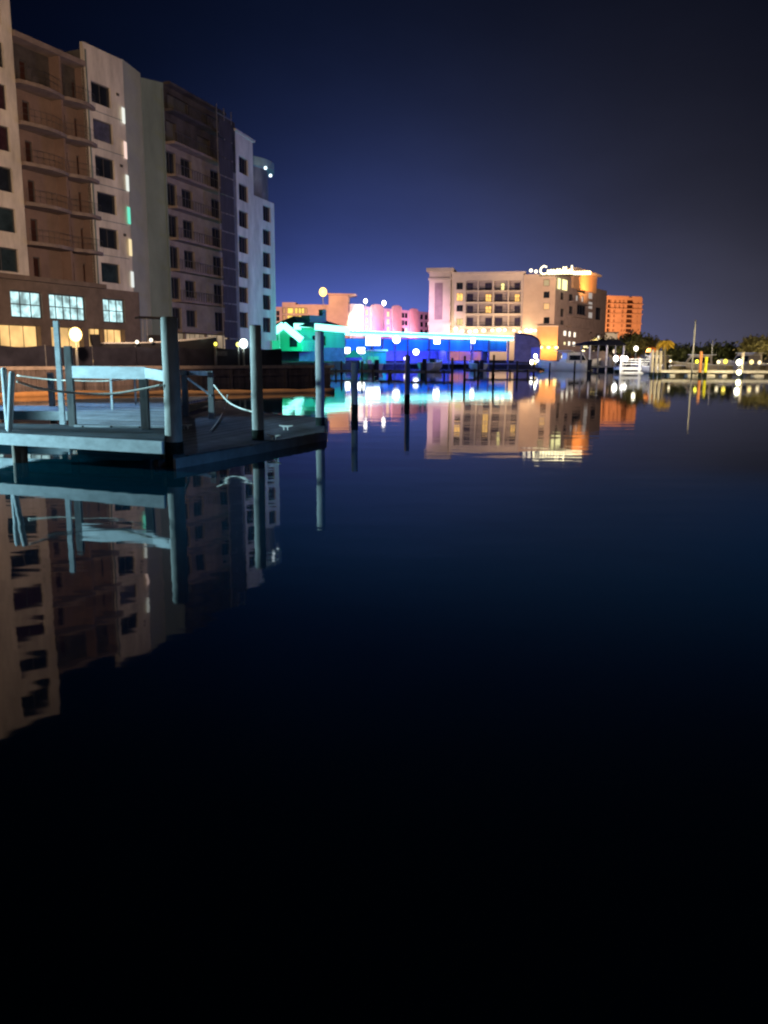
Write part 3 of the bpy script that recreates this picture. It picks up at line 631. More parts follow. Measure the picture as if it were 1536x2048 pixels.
# curved end bay
F9 = Frame(PY(1028, 713, 161)[:2], PY(1078, 713, 160)[:2]); k = 10
zt9 = F9.z_at(1040, 669); mb = MB(); top = []; bot = []
for i in range(k+1):
    t = i/k; top.append((F9.L*t, zt9-1.1*t**5-.3*t)); 
for i in range(k):
    mb.add([F9.pt(top[i][0], 1, .0), F9.pt(top[i+1][0], 1, 0), F9.pt(top[i+1][0], top[i+1][1], 0), F9.pt(top[i][0], top[i][1], 0),
            F9.pt(top[i][0], 1, -8), F9.pt(top[i+1][0], 1, -8), F9.pt(top[i+1][0], top[i+1][1], -8), F9.pt(top[i][0], top[i][1], -8)], [(0, 1, 2, 3), (3, 2, 6, 7), (7, 6, 5, 4)] + ([(1, 5, 6, 2)] if i == k-1 else []))
mb.build('curved_end_wall', mat('lilac_end_wall', (.20, .14, .11), .8, .3, 1), bh)
mb = MB()
for i in range(k): mb.bar(F9.pt(top[i][0], top[i][1]+.15, .1), F9.pt(top[i+1][0], top[i+1][1]+.15, .1), .9, .3)
mb.build('curved_roof_edge', dark, bh)
MB().fb(F9, 3.2, 4.9, 1, zt9-2.4, -.05, .06).build('end_door', navy, bh)
hot = emi('floodlight_white', (.95, 1, .95), 7)
def flood(label, u, v, Y, w_, h_, W, col=(.7, .9, 1), m=hot, name='floodlight'):
    p = PY(u, v, Y); t = thing(name, label, 'floodlight', tuple(p), 0, 'floodlights around the boathouse')
    MB().tube([(p.x, p.y, p.z), (p.x, p.y-.12, p.z)], max(w_, h_)*.4, 16).build('lens', m, t) if w_ == h_ else MB().box(p.x-w_*.42, p.x+w_*.42, p.y-.12, p.y, p.z-h_*.4, p.z+h_*.4).build('lens', m, t)
    MB().box(p.x-w_*.4, p.x+w_*.4, p.y+.01, p.y+.3, p.z-h_*.4, p.z+h_*.4).build('housing', dark, t)
    if W: light('POINT', (p.x, p.y-.6, p.z-.2), W, col, size=.4)
flood('widest white floodlight under the left end of the neon roof edge', 746, 682, 151, 3.0, 1.9, 260)
flood('round floodlight below the neon strip, second from the left', 793, 679, 153, 1.7, 1.7, 110)
flood('round floodlight hanging lower against the blue wall, above a smaller lamp', 832, 704, 153, 1.35, 1.35, 90)
flood('floodlight below the neon strip near the middle of the boathouse', 874, 681, 155, 1.3, 1.5, 90)
flood('smallest floodlight below the neon strip, rightmost under the roof', 946, 681, 158, .85, 1.3, 70)
flood('white floodlight above the teal tent peak on its left side', 693, 701, 140, 1.4, 1.2, 60, (.6, 1, .9))
flood('white floodlight above the teal tent peak on its right side', 722, 701, 140, 1.5, 1.2, 60, (.6, 1, .9))
flood('small orange tinted lamp low on the boathouse before the blue wall', 811, 717, 150, .8, .8, 20, (1, .7, .5), emi('warm_flood', (1, .85, .7), 4))
for u, Y, e, colr in ((700, 147, 260, (.35, .5, 1)), (780, 148, 500, (.03, .14, 1)), (850, 150, 700, (.02, .10, 1)), (930, 152, 700, (.02, .10, 1)), (985, 155, 200, (.05, .12, 1)), (1066, 148, 230, (.85, .62, .72))):
    p = PY(u, 716, Y); light('POINT', (p.x, p.y-2, 3.8), e*4.5, colr, size=.6)
for u, e in ((800, 3800), (880, 3800), (950, 2600)):
    p = PY(u, 700, 162); light('POINT', (p.x, p.y, 4), e, (.06, .06, 1), size=.5)
# teal canopy tent and deck clutter before the boathouse
tn = thing('market_tent', 'small teal peaked tent standing between two white floodlights', 'tent', (PY(708, 713, 139).x, 139, .8))
tx = PY(708, 713, 139).x; tz = PY(708, 700, 139).z
MB().add([(tx-1.6, 137.6, tz-1.2), (tx+1.6, 137.6, tz-1.2), (tx+1.6, 140.4, tz-1.2), (tx-1.6, 140.4, tz-1.2), (tx, 139, tz+.1)], [(0, 1, 4), (1, 2, 4), (2, 3, 4), (3, 0, 4), (3, 2, 1, 0)]).build('canopy', teal_w, tn)
for sx_ in (-1.5, 1.5):
    for sy_ in (-1.3, 1.3): MB().bar((tx+sx_, 139+sy_, .8), (tx+sx_, 139+sy_, tz-1.2), .1).build('leg', whitep, tn)
light('POINT', (tx, 136, tz-2), 70, (.1, 1, .7), size=.2)
# finger docks with people-free clutter: boxes, boats
fdm = mat('finger_dock_boards', (.16, .16, .18), .85, .35, 2)
for i, (u0, u1, v, lab) in enumerate(((655, 800, 742, 'narrow finger dock before the teal building'), (760, 905, 744, 'narrow finger dock before the left half of the boathouse'), (930, 1070, 741, 'narrow finger dock before the right half of the boathouse'))):
    p, q = PZ(u0, v, .5), PZ(u1, v+.5, .5); t = thing('finger_dock', lab, 'dock', tuple(p), 0, 'finger docks in the marina')
    MB().bar(p, q, 1.6, .22).build('deck', fdm, t)
    for j in range(4):
        s_ = p.lerp(q, (j+.5)/4); MB().tube([(s_.x, s_.y-.9, -1), (s_.x, s_.y-.9, .7)], .1, 7).build('leg', timberd, t)
for i, (u, vt, vw, lab) in enumerate(((905, 716, 757, 'slim piling left of the salmon lit window reflection'), (930, 712, 758, 'slim piling below the middle of the salmon lit window'), (957, 724, 752, 'shorter slim piling below the right end of the salmon lit window'),
    (988, 710, 757, 'slim piling before the blue wall right of the salmon lit window'), (683, 722, 752, 'slim piling below the teal tent on the left'), (724, 722, 753, 'slim piling below the teal tent on the right'),
    (843, 726, 751, 'short slim piling before the blue boathouse left of the salmon window'), (1035, 722, 752, 'slim piling before the curved end of the boathouse'), (1068, 724, 750, 'slim piling right of the curved end of the boathouse'),
    (1100, 726, 749, 'slim piling before the grey boats under the orange lit wall'), (1150, 722, 750, 'slim piling before the covered boat slip'))):
    Yw = PZ(u, vw, 0).y; pile(lab, u, vt, Yw, .10, timberd, name='slip_piling', group='slim pilings of the marina slips')
# boats in the slips
greyh = mat('grey_hull', (.3, .3, .33), .5, .15, 1)
cream = mat('cream_gelcoat', (.42, .36, .27), .45, .2, .7)
def bt(u, v, ang, Ln, lab, m=white, cab='cuddy', cm=None):
    p = PZ(u, v, 0); return boat('motor_boat', lab, 'boat', (p.x, p.y, .12), ang, Ln, m, cab, cm, 'boats moored in the marina')
bt(752, 742.5, 1.9, 7, 'grey motor boat moored before the teal lit hut', greyh, 'console')
bt(850, 741, 1.2, 8, 'dark motor boat with a tee top moored before the left half of the boathouse', greyh, 'console', dark)
bt(962, 741, 1.7, 7, 'dark motor boat with a tee top moored below the salmon lit window', greyh, 'console', dark)
bt(1095, 741, .3, 9, 'pale cabin boat moored below the orange lit hotel wall', white, 'cuddy')
bt(1175, 742, 2.6, 8, 'pale boat under the dark roofed slip shelter', white, 'console')
bt(1360, 748, 2.2, 7.5, 'pale cabin boat left of the tallest mast pole', cream, 'cuddy', cream)
bt(1328, 748, 1.9, 6, 'small dark boat under the yellow palm', greyh, 'console', dark)
bt(1462, 748, 2.9, 8, 'cream cabin boat left of the dock lamp post', cream, 'cuddy', cream)
bt(1508, 748, 1.2, 8, 'tall cream boat right of the dock lamp post', cream, 'cuddy', cream)
bt(1548, 748, 2.0, 9, 'cream boat cut by the right edge of the picture', cream, 'cuddy', cream)
# green roofed hut on the boathouse dock
hu = thing('bait_hut', 'small teal lit hut below the widest floodlight', 'hut', (PY(748, 713, 147).x, 147, .7))
hx = PY(748, 713, 147).x; z1 = PY(748, 702, 147).z
MB().box(hx-2.1, hx+2.1, 147, 149, .7, z1).build('wall', teal_w, hu)
MB().box(hx-2.4, hx+2.4, 146.6, 149.3, z1, z1+.25).build('roof', whitep, hu)
MB().box(hx-1.0, hx+.9, 146.9, 147.02, z1-2.0, z1-.9).build('window', emi('teal_window', (.05, .9, .6), .6), hu)
light('POINT', (hx, 144.5, z1-.6), 45, (.1, 1, .7), size=.2)
# ------------------------------------------------------------------ pink hotel with parking behind
ph = thing('resort_hotel', 'long low pinkish hotel with magenta lit columns and white stair tower behind the boathouse', 'building', (PY(700, 713, 232).x, 232, 1.15))
Fp = Frame(PY(549, 713, 226)[:2], PY(700, 713, 226)[:2]); peach = mat('peach_stucco', (.50, .36, .30), .85, .12, .5)
sp = lambda u, v=640: Fp.s_at(u, v); zp = lambda v, u=640: Fp.z_at(u, v)
def blk(F, s0, s1, z1, m, par, dep=10, name='wall', n=0.0, z0=1.0): return MB().fb(F, s0, s1, z0, z1, n-dep, n).build(name, m, par)
blk(Fp, sp(549), sp(565), zp(614), peach, ph); blk(Fp, sp(565), sp(592), zp(605), peach, ph, n=.3)
blk(Fp, sp(592), sp(658), zp(609), peach, ph)
blk(Fp, sp(658), sp(697), zp(592), peach, ph, n=1)
s0, s1, z1 = sp(654), sp(716), zp(592)
q = [Fp.pt(s0+.8, z1, 1.1), Fp.pt(s1-3, z1, 1.1), Fp.pt(s1-3, z1, -8), Fp.pt(s0+.8, z1, -8)]; q2 = [Fp.pt(s0, z1+.6, 2), Fp.pt(s1-.5, z1+.5, 2), Fp.pt(s1-.5, z1+.5, -9), Fp.pt(s0, z1+.6, -9)]
MB().hexa(q+q2).build('flared_roof', peach, ph)
lity = emi('yellow_lit_window', (1, .68, .12), 1.3, .2)
for r_, v in enumerate((622, 637)):
    for c__, (u0, u1) in enumerate(((566, 572), (575, 587), (590, 596), (597, 603), (603, 609), (610, 615))):
        s0, s1 = sp(u0, v), sp(u1, v); z = zp(v)
        window(Fp, s0, s1, z-.75, z+.75, ph, pane=lity if c__ in (1, 2, 3, 4) else emi('peach_lit', (1, .5, .2), .6), n=.36+(.3 if u1 < 592 else 0), mull=0, rec=.0)
for v in (627, 638): MB().fb(Fp, sp(553, v), sp(559, v), zp(v)-.6, zp(v)+.6, .0, .08).build('window', glassd, ph)
Fq = Frame(PY(698, 713, 226)[:2], PY(862, 713, 262)[:2]); pinkw = mat('mauve_stucco', (.42, .32, .34), .85, .15, .5)
sq = lambda u, v=640: Fq.s_at(u, v)
blk(Fq, sq(698), sq(722), Fq.z_at(710, 609), whitep, ph, n=.8, name='stair_tower')
zt_ = Fq.z_at(740, 614)
blk(Fq, sq(722), Fq.L+14, zt_, pinkw, ph)
for u0, u1, vt in ((741, 764, 610), (783, 801, 612), (818, 834, 618)):
    s0, s1 = sq(u0), sq(u1); c0 = Fq.pt((s0+s1)/2, 0, .0)
    zc_ = Fq.z_at((u0+u1)/2, vt+3); MB().fb(Fq, s0, s1, 1.0, zc_, .01, .45).build('lit_pilaster', peach, ph)
    ar = [(s0+(s1-s0)*.5*(1-math.cos(math.pi*i/8)), zc_+.6*math.sin(math.pi*i/8)) for i in range(9)]
    MB().add([Fq.pt(a_[0], a_[1]+.01, .45) for a_ in ar]+[Fq.pt(a_[0], a_[1]+.01, .01) for a_ in ar], [tuple(range(8, -1, -1)), tuple(range(9, 18))]+[(i, i+1, i+10, i+9) for i in range(8)]).build('pilaster_cap', peach, ph)
    p = Fq.pt((s0+s1)/2, 0, 0); z = Fq.z_at((u0+u1)/2, 664)
    light('SPOT', (p[0]+1.5, p[1]-6, z-1.2), 6000 if u0 > 770 else 6500, (1, .34, .66) if u0 > 770 else (.75, .22, 1), to=(p[0], p[1], z+4.5), angle=125, size=.4)
for u in (733, 776, 812, 806, 843, 852):
    for v in (625, 640, 655):
        on = u in (733, 776) or (u == 812 and v == 655)
        s0 = sq(u, v); z = Fq.z_at(u, v+(u-733)*.08); on2 = on and not (u == 776 and v == 625 and False)
        MB().fb(Fq, s0-.6, s0+.6, z-.7, z+.7, .01, .08).build('window', emi('peach_window', (1, .66, .36), 1.5) if on2 else glassd, ph)
p = Fq.pt(sq(710), 0, .8); light('SPOT', (p[0], p[1]-8, 8), 26000, (1, .93, .68), to=(p[0], p[1], 11), angle=52, size=.4)
light('SPOT', (PY(610, 713, 200).x, 198, 6), 48000, (1, .56, .46), to=(PY(640, 713, 226).x, 226, 12), angle=70, size=.5)
light('SPOT', (PY(800, 713, 205).x, 203, 8), 52000, (.85, .5, .8), to=(PY(815, 713, 240).x, 240, 10), angle=80, size=.5)
lamp_post('amber street lamp above the left end of the pinkish hotel roof', 646, 584, 222, 1.2, 1.0, (1, .58, .12), 4, 1500)
lamp_post('left of two white street lamps above the magenta lit columns', 731, 602, 228, 1.2, .5, (1, .95, .85), 8, 500)
lamp_post('right of two white street lamps above the magenta lit columns', 768, 606, 232, 1.2, .55, (1, .95, .85), 8, 500)
# ------------------------------------------------------------------ main hotel
ht = thing('hotel', 'six storey cream hotel with a glowing rooftop sign, balcony grid and orange corner', 'building', (PY(980, 713, 225).x, 225, 1.15))
Y0 = 225
Fa = Frame(PY(858, 713, Y0)[:2], PY(1120, 713, Y0-6)[:2]); hc = mat('hotel_cream_stucco', (.50, .43, .38), .85, .1, .4)
ha = lambda u, v=600: Fa.s_at(u, v); zh = lambda v, u=960: Fa.z_at(u, v)
blk(Fa, ha(860), ha(902), zh(545, 880), hc, ht, n=2.0, dep=12, name='corner_tower')
MB().fb(Fa, ha(855), ha(908), zh(545, 880), zh(538, 880), -9, 3.2).build('tower_cornice', hc, ht)
MB().fb(Fa, ha(858.5), ha(904), zh(562, 880), zh(557.5, 880), 2.0, 2.5).build('string_course', hc, ht)
MB().fb(Fa, ha(858.5), ha(904), zh(651, 880), zh(645, 880), 2.0, 2.5).build('string_course', hc, ht)
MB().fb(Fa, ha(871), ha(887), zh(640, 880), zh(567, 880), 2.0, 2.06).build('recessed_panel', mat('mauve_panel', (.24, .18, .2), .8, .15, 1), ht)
rows = [(561, 581), (583, 604), (607, 627), (631, 653)]
cols = [(932, 955), (958, 985), (988.5, 1015.5), (1018.5, 1042)]
zR = zh(548, 980)
bop = []
hl1 = emi('hotel_lit_orange', (1, .55, .14), 1.5, .25); hl2 = emi('hotel_lit_yellow', (1, .85, .32), 1.6, .1)
wops = []
for i, (v0, v1) in enumerate(((565, 579), (586, 602), (610, 623), (637, 651))): wops.append((ha(913, v0), ha(926, v0), zh(v1, 920), zh(v0, 920)))
for (u0, u1) in cols:
    for (v0, v1) in rows: bop.append((ha(u0, v0), ha(u1, v0), zh(v1, (u0+u1)/2), zh(v0, (u0+u1)/2)))
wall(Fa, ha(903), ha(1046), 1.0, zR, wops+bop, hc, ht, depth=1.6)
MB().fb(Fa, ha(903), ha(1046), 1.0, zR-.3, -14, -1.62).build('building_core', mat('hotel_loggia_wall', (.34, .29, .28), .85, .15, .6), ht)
for i, o in enumerate(wops): window(Fa, *o, ht, pane=(glassd, hl1, glassd, emi('hotel_dim_gold', (1, .8, .3), .8))[i], mull=1)
hglass = mat('violet_door_glass', (.035, .03, .075), .4, .3, .8)
litd = {(1, 2): hl1, (1, 3): hl1, (0, 2): None}
for ci, (u0, u1) in enumerate(cols):
    for ri, (v0, v1) in enumerate(rows):
        o = bop[ci*4+ri]; wdt = o[1]-o[0]; left = ci in (0, 2)
        a_, b2 = (o[0]+.15, o[0]+wdt*.6) if left else (o[0]+wdt*.45, o[1]-.25)
        pane = glassd
        if (ci, ri) in ((1, 1), (1, 2), (3, 1)): pane = hl1
        if (ci, ri) == (2, 0): pane = hl2; a_, b2 = o[0]+wdt*.48, o[0]+wdt*.78
        window(Fa, a_, b2, o[2]+.12, o[3]-.5, ht, pane=pane if pane != glassd else hglass, n=-1.4, mull=1 if pane != hl2 else 0, name='balcony_door', rec=.0, fw=.12)
        MB().fb(Fa, o[0]-.05, o[1]+.05, o[2]-.18, o[2]+.02, -1.58, .45).build('balcony_slab', hc, ht)
        rb = MB(); rb.fb(Fa, o[0], o[1], o[2]+1.0, o[2]+1.08, .3, .36)
        q = o[0]+.1
        while q < o[1]: rb.fb(Fa, q, q+.05, o[2]+.03, o[2]+1.0, .3, .35); q += .3
        rb.build('balcony_railing', framem, ht)
MB().fb(Fa, ha(903), ha(1050), zR, zR+.55, -14, .5).build('roof_cornice', hc, ht)
warmw = mat('hotel_warm_stucco', (.48, .37, .30), .85, .1, .4)
w2 = [(ha(1087, v), ha(1099, v), zh(v+6.5, 1090), zh(v-6.5, 1090)) for v in (566, 590, 613, 641)]
zR2 = zh(549, 1080)
wall(Fa, ha(1046.2), ha(1110), 1.0, zR2, w2, warmw, ht, n=.8, depth=.4)
blk(Fa, ha(1046.2), ha(1110)-.1, zR2-.1, warmw, ht, n=.38, dep=12, name='building_core')
for i, o in enumerate(w2): window(Fa, *o, ht, n=.8, pane=(emi('dim_gold', (.9, .68, .35), .55), glassd, emi('orange_window', (1, .56, .22), 1.0), glassd)[i], mull=0)
# corner and receding wing
K0 = Vector(Fa.pt(ha(1110), 0, .8)[:2]); K1 = PY(1207, 713, 262); Fr = Frame(K0, K1[:2])
greyw = mat('hotel_grey_cladding', (.24, .20, .20), .85, .2, .6)
hr = lambda u, v=620: Fr.s_at(u, v)
zc = Fr.z_at(1150, 566)
rops = []; rp = []
def ro(u0, u1, v0, v1, m): rops.append((hr(u0, (v0+v1)/2), hr(u1, (v0+v1)/2), Fr.z_at((u0+u1)/2, v1), Fr.z_at((u0+u1)/2, v0))); rp.append(m)
cw = emi('cool_pale_lit', (.85, .75, .68), .55); ww = emi('white_warm_lit', (1, .9, .72), 2.0); yw = emi('yellow_white_lit', (1, .85, .45), 1.8)
for v0, v1 in ((584, 600), (617, 634), (640, 650)): ro(1121, 1128, v0, v1, glassd)
for u0, u1, v0, v1, m_ in ((1127, 1134, 661, 672, ww), (1137, 1143, 662, 674, ww), (1147, 1153, 664, 675, ww), (1127, 1133, 683, 690, yw), (1136, 1142, 682, 692, ww), (1145, 1152, 683, 693, ww),
    (1168, 1188, 666, 678, yw), (1167, 1183, 686, 697, yw), (1195, 1200, 671, 682, ww), (1177, 1186, 583, 598, cw), (1177, 1186, 603, 618, cw), (1177, 1186, 624, 638, cw),
    (1152, 1157, 590, 602, cw), (1163, 1168, 592, 604, cw), (1138, 1146, 588, 603, glassd), (1138, 1146, 612, 628, glassd), (1154, 1172, 573, 586, glassd), (1154, 1172, 610, 630, glassd), (1191, 1202, 590, 608, glassd), (1191, 1202, 615, 640, glassd)): ro(u0, u1, v0, v1, m_)
wall(Fr, 0, hr(1190), 1.0, zc, [o for o in rops if o[1] < hr(1190)], greyw, ht, depth=.5)
wall(Fr, hr(1190), Fr.L, 1.0, Fr.z_at(1195, 577), [o for o in rops if o[0] > hr(1190)], greyw, ht, depth=.5)
for o, m_ in zip(rops, rp): window(Fr, *o, ht, pane=m_, mull=0 if o[1]-o[0] < 2.5 else 2)
MB().fb(Fr, .2, Fr.L-.1, 1.0, Fr.z_at(1195, 577)-.3, -14, -.52).fb(Fr, .2, hr(1190), Fr.z_at(1195, 577)-.3, zc-.2, -10, -.52).build('building_core', greyw, ht)
for v in (606, 634, 655): MB().fb(Fr, hr(1135), hr(1176), Fr.z_at(1150, v)-.15, Fr.z_at(1150, v)+.15, 0, 1.4).build('balcony_slab', greyw, ht)
# lit top floor windows wrapping the corner
for u0, u1 in ((1112, 1118.5), (1121, 1132)):
    s0, s1 = Fr.s_at(u0, 568), Fr.s_at(u1, 568); window(Fr, s0, s1, Fr.z_at(1120, 580), Fr.z_at(1120, 557), ht, pane=emi('bright_yellow_room', (1, .92, .42), 1.7), n=.45, mull=0, rec=.0)
blk(Fr, 0, hr(1150), Fr.z_at(1130, 552), greyw, ht, dep=8, n=-.01, name='upper_storey', z0=zc-1)
# orange crown tower
Ft = Frame(Fr.pt(hr(1143, 560), 0, .6)[:2], Fr.pt(hr(1190, 560), 0, .6)[:2]); orw = mat('crown_stucco', (.52, .33, .2), .85, .1, .5)
MB().fb(Ft, 0, Ft.L, zc-1.5, Ft.z_at(1170, 546), -5, 0).build('crown_tower', orw, ht)
MB().fb(Ft, -.8, Ft.L+1.2, Ft.z_at(1170, 546), Ft.z_at(1170, 542), -6, 1.0).build('crown_cornice', hc, ht)
p = Ft.pt(Ft.L*.4, 0, 6); light('SPOT', (p[0], p[1], zc-2), 11000, (1, .40, .09), to=Ft.pt(Ft.L*.5, zc+1.5, 0), angle=110, size=.3)
# rooftop sign: glowing script whose letters cannot be read
sg = MB(); sgn = emi('sign_glow', (1, .86, .5), 4.5)
Fs = Frame(Fa.pt(ha(1076), 0, 1.4)[:2], Fa.pt(ha(1150), 0, 1.4)[:2]); zs_ = Fa.z_at(1100, 551)
zz = lambda v: Fa.z_at(1100, v)
def stroke(pts, w_=.6): 
    for i in range(len(pts)-1): sg.bar(Fs.pt(pts[i][0], pts[i][1]), Fs.pt(pts[i+1][0], pts[i+1][1]), .25, w_, up=(0, 1, .01))
hS = (zz(536)-zz(549))*1.25; z0 = zz(549)
stroke([(1.9, z0+hS*.85), (1.1, z0+hS), (.4, z0+hS*.7), (.3, z0+hS*.25), (1.0, z0), (1.9, z0+.2)], .5)
x = 2.2
for i, hh in enumerate((.5, .55, .5, .62, .55, .85, .5, .55)):
    stroke([(x, z0+hS*hh), (x, z0+.1), (x+.55, z0+.05), (x+.6, z0+hS*hh)]); x += .78
stroke([(x-.3, z0+hS*1.0), (x-.3, z0+.1)], .5)
z2 = zz(552)
for i in range(7): stroke([(x+.2, z2+.15), (x+.2, z2+hS*.42), (x+.55, z2+hS*.45), (x+.6, z2+.1)], .36); x += .62
sgo = sg.build('rooftop_sign_letters', sgn, ht)
MB().fb(Fs, 0, 10.5, zz(552.5)-.1, zz(551)-.1, -.3, .1).build('sign_rail', dark, ht)
for u, v in ((1062, 541), (1072, 543)):
    p = PY(u, v, Y0-7); MB().ball(p, .45).build('roof_lamp', emi('roof_lamp', (1, .85, .6), 3 if u < 1070 else 1), ht)
p = Fs.pt(5, z0+1, 1.5); light('POINT', p, 420, (1, .6, .25), size=.6)
p = Fs.pt(8.5, z0+1, 1.5); light('POINT', p, 260, (1, .72, .35), size=.6)
# orange glowing entrance block and warm ground floor
zE = Fa.z_at(1095, 654); MB().fb(Fa, ha(1077), ha(1118), 1.0, zE, .2, 3.0).build('entrance_block', orw, ht)
MB().fb(Fa, ha(1076), ha(1119), zE, zE+.3, .2, 3.3).build('entrance_cornice', hc, ht)
for u in (1082, 1097, 1112):
    p = Fa.pt(ha(u, 705), 3.1, 4.6); light('POINT', (p[0], p[1]-.6, 4.3), 650, (1, .42, .06), size=.3)
    MB().ball((p[0], p[1]+.6, 4.4), .55, sz=.7).build('entrance_lamp', emi('hot_amber', (1, .8, .3), 4), ht)
for u, v, rr in ((912, 658, .8), (925, 662, .7), (940, 663, .7), (952, 662, .8), (968, 661, .75), (985, 661, .6), (998, 660, .85), (1010, 660, .6), (1028, 661, .5), (1040, 664, .5), (1053, 661, .8), (1062, 661, .8), (1070, 661, .6)):
    p = Fa.pt(ha(u, v), Fa.z_at(u, v, 1.2), 1.2)
    MB().ball(p, rr*.8, sz=.75).build('wall_lamp', emi('wall_lamp_gold', (1, .84, .5), 4), ht)
for u, e in ((912, 1100), (950, 800), (1000, 900), (1055, 1000)):
    p = Fa.pt(ha(u, 661), Fa.z_at(u, 664), 3.2); light('POINT', p, e*.8, (1, .72, .4), size=.6)
light('SPOT', (PY(900, 713, 190).x, 188, 5), 29000, (1, .70, .52), to=(PY(905, 713, 225).x, 225, 18), angle=75, size=.6)
light('SPOT', (PY(1000, 713, 190).x, 186, 5), 15000, (1, .76, .82), to=(PY(1000, 713, 225).x, 225, 18), angle=75, size=.6)
light('SPOT', (PY(1095, 713, 190).x, 190, 5), 30000, (1, .62, .28), to=(PY(1085, 713, 220).x, 220, 14), angle=60, size=.6)
light('SPOT', (PY(1190, 713, 190).x, 190, 5), 19000, (1, .68, .58), to=(PY(1160, 713, 235).x, 235, 16), angle=60, size=.6)
# ------------------------------------------------------------------ far orange tower block
rt = thing('condominium_tower', 'far orange lit tower block right of the main hotel', 'building', (PY(1243, 713, 480).x, 480, 1.15))
Fo = Frame(PY(1208, 713, 478)[:2], PY(1278, 713, 486)[:2]); om = mat('orange_stucco', (.55, .30, .18), .85, .1, .2)
so = lambda u, v=640: Fo.s_at(u, v); zo = lambda v: Fo.z_at(1243, v)
oo = []
for r_ in range(8):
    v = 603+r_*9.6
    oo.append((so(1214), so(1221), zo(v+3.4), zo(v-3.4))); oo.append((so(1252.5), so(1266.5), zo(v+3.4), zo(v-3.4)))
    for u in ((1229, 1238, 1246) if r_ < 2 else (1228, 1245)): oo.append((so(u-2), so(u+2), zo(v+(3.4 if r_ < 2 else 2.6)), zo(v-(3.4 if r_ < 2 else 2.6))))
    oo.append((so(1274), so(1276), zo(v+2), zo(v-2)))
wall(Fo, 0, Fo.L, 1.0, zo(594.5), oo, om, rt, depth=1.5)
MB().fb(Fo, .2, Fo.L-.2, 1, zo(595), -20, -1.52).build('building_core', mat('dark_orange_recess', (.05, .022, .016), .9, .2, .3), rt)
MB().fb(Fo, so(1207), so(1254), zo(595), zo(592), -5, .8).fb(Fo, so(1262), so(1279), zo(595), zo(592), -5, .8).build('roof_cornice', om, rt)
for v in (608, 618, 628, 647): MB().fb(Fo, 0, Fo.L, zo(v)-.3, zo(v)+.3, 0, 1).build('string_course', om, rt)
light('SPOT', (PY(1230, 713, 420).x, 418, 10), 380000, (1, .52, .26), to=(PY(1240, 713, 480).x, 480, 22), angle=60, size=1)
lb = thing('service_building', 'plain beige low building before the orange tower block', 'building', (PY(1220, 713, 300).x, 300, 1.15))
x0, x1 = PY(1206, 713, 300).x, PY(1233, 713, 300).x
MB().box(x0, x1, 300, 308, 1, PY(1220, 666, 300).z).build('wall', hc, lb); MB().box(x0-.3, x1+.3, 299.6, 308.3, PY(1220, 666, 300).z, PY(1220, 665, 300).z+.2).build('roof', roofm, lb)
MB().box(x0+5, x1-1.4, 299.9, 300.02, 4.5, 6.2).build('window', glassd, lb)
light('POINT', ((x0+x1)/2, 292, 9), 2500, (1, .8, .55), size=.5)
# ------------------------------------------------------------------ waterfront pavilion with dark roof
pv = thing('waterfront_pavilion', 'open waterside pavilion with a long dark roof and pale posts', 'pavilion', (PY(1205, 713, 128).x, 128, 1.0))
xa, xb = PY(1150, 713, 128).x, PY(1243, 713, 128).x; za = PY(1200, 691, 128).z
mb = MB(); mb.hexa([(xa, 125, za), (xb, 125, za), (xb, 133, za), (xa, 133, za), (xa+2.6, 127, za+.7), (xb-.9, 127, za+.9), (xb-.9, 131, za+.9), (xa+2.6, 131, za+.7)]); mb.build('roof', mat('dark_shingle', (.05, .05, .065), .9, .3, 2), pv)
for i in range(6):
    x = xa+(xb-xa)*(i+.3)/5.6
    MB().box(x-.1, x+.1, 125.5, 125.7, -.5, za).build('roof_post', whitep if i % 2 else greyt, pv)
MB().box(xa, xb, 125.2, 132, .5, .72).build('deck', fdm, pv)
MB().box(xa+1, xb-1, 132.2, 132.4, .72, za-.8).build('back_wall', mat('pavilion_wall', (.25, .2, .18), .8, .3, 1), pv)
for i in range(9):
    x = xa+1+(xb-xa-2)*random.random(); MB().box(x-.3, x+.3, 127+random.random()*3, 128.1+random.random()*2.5, .73, 1.4+random.random()*.7).build('crate_stack', random.choice([whitep, greyt, timber]), pv)
light('POINT', ((xa+xb)/2+1, 122, 3.0), 260, (1, .82, .72), size=.4)
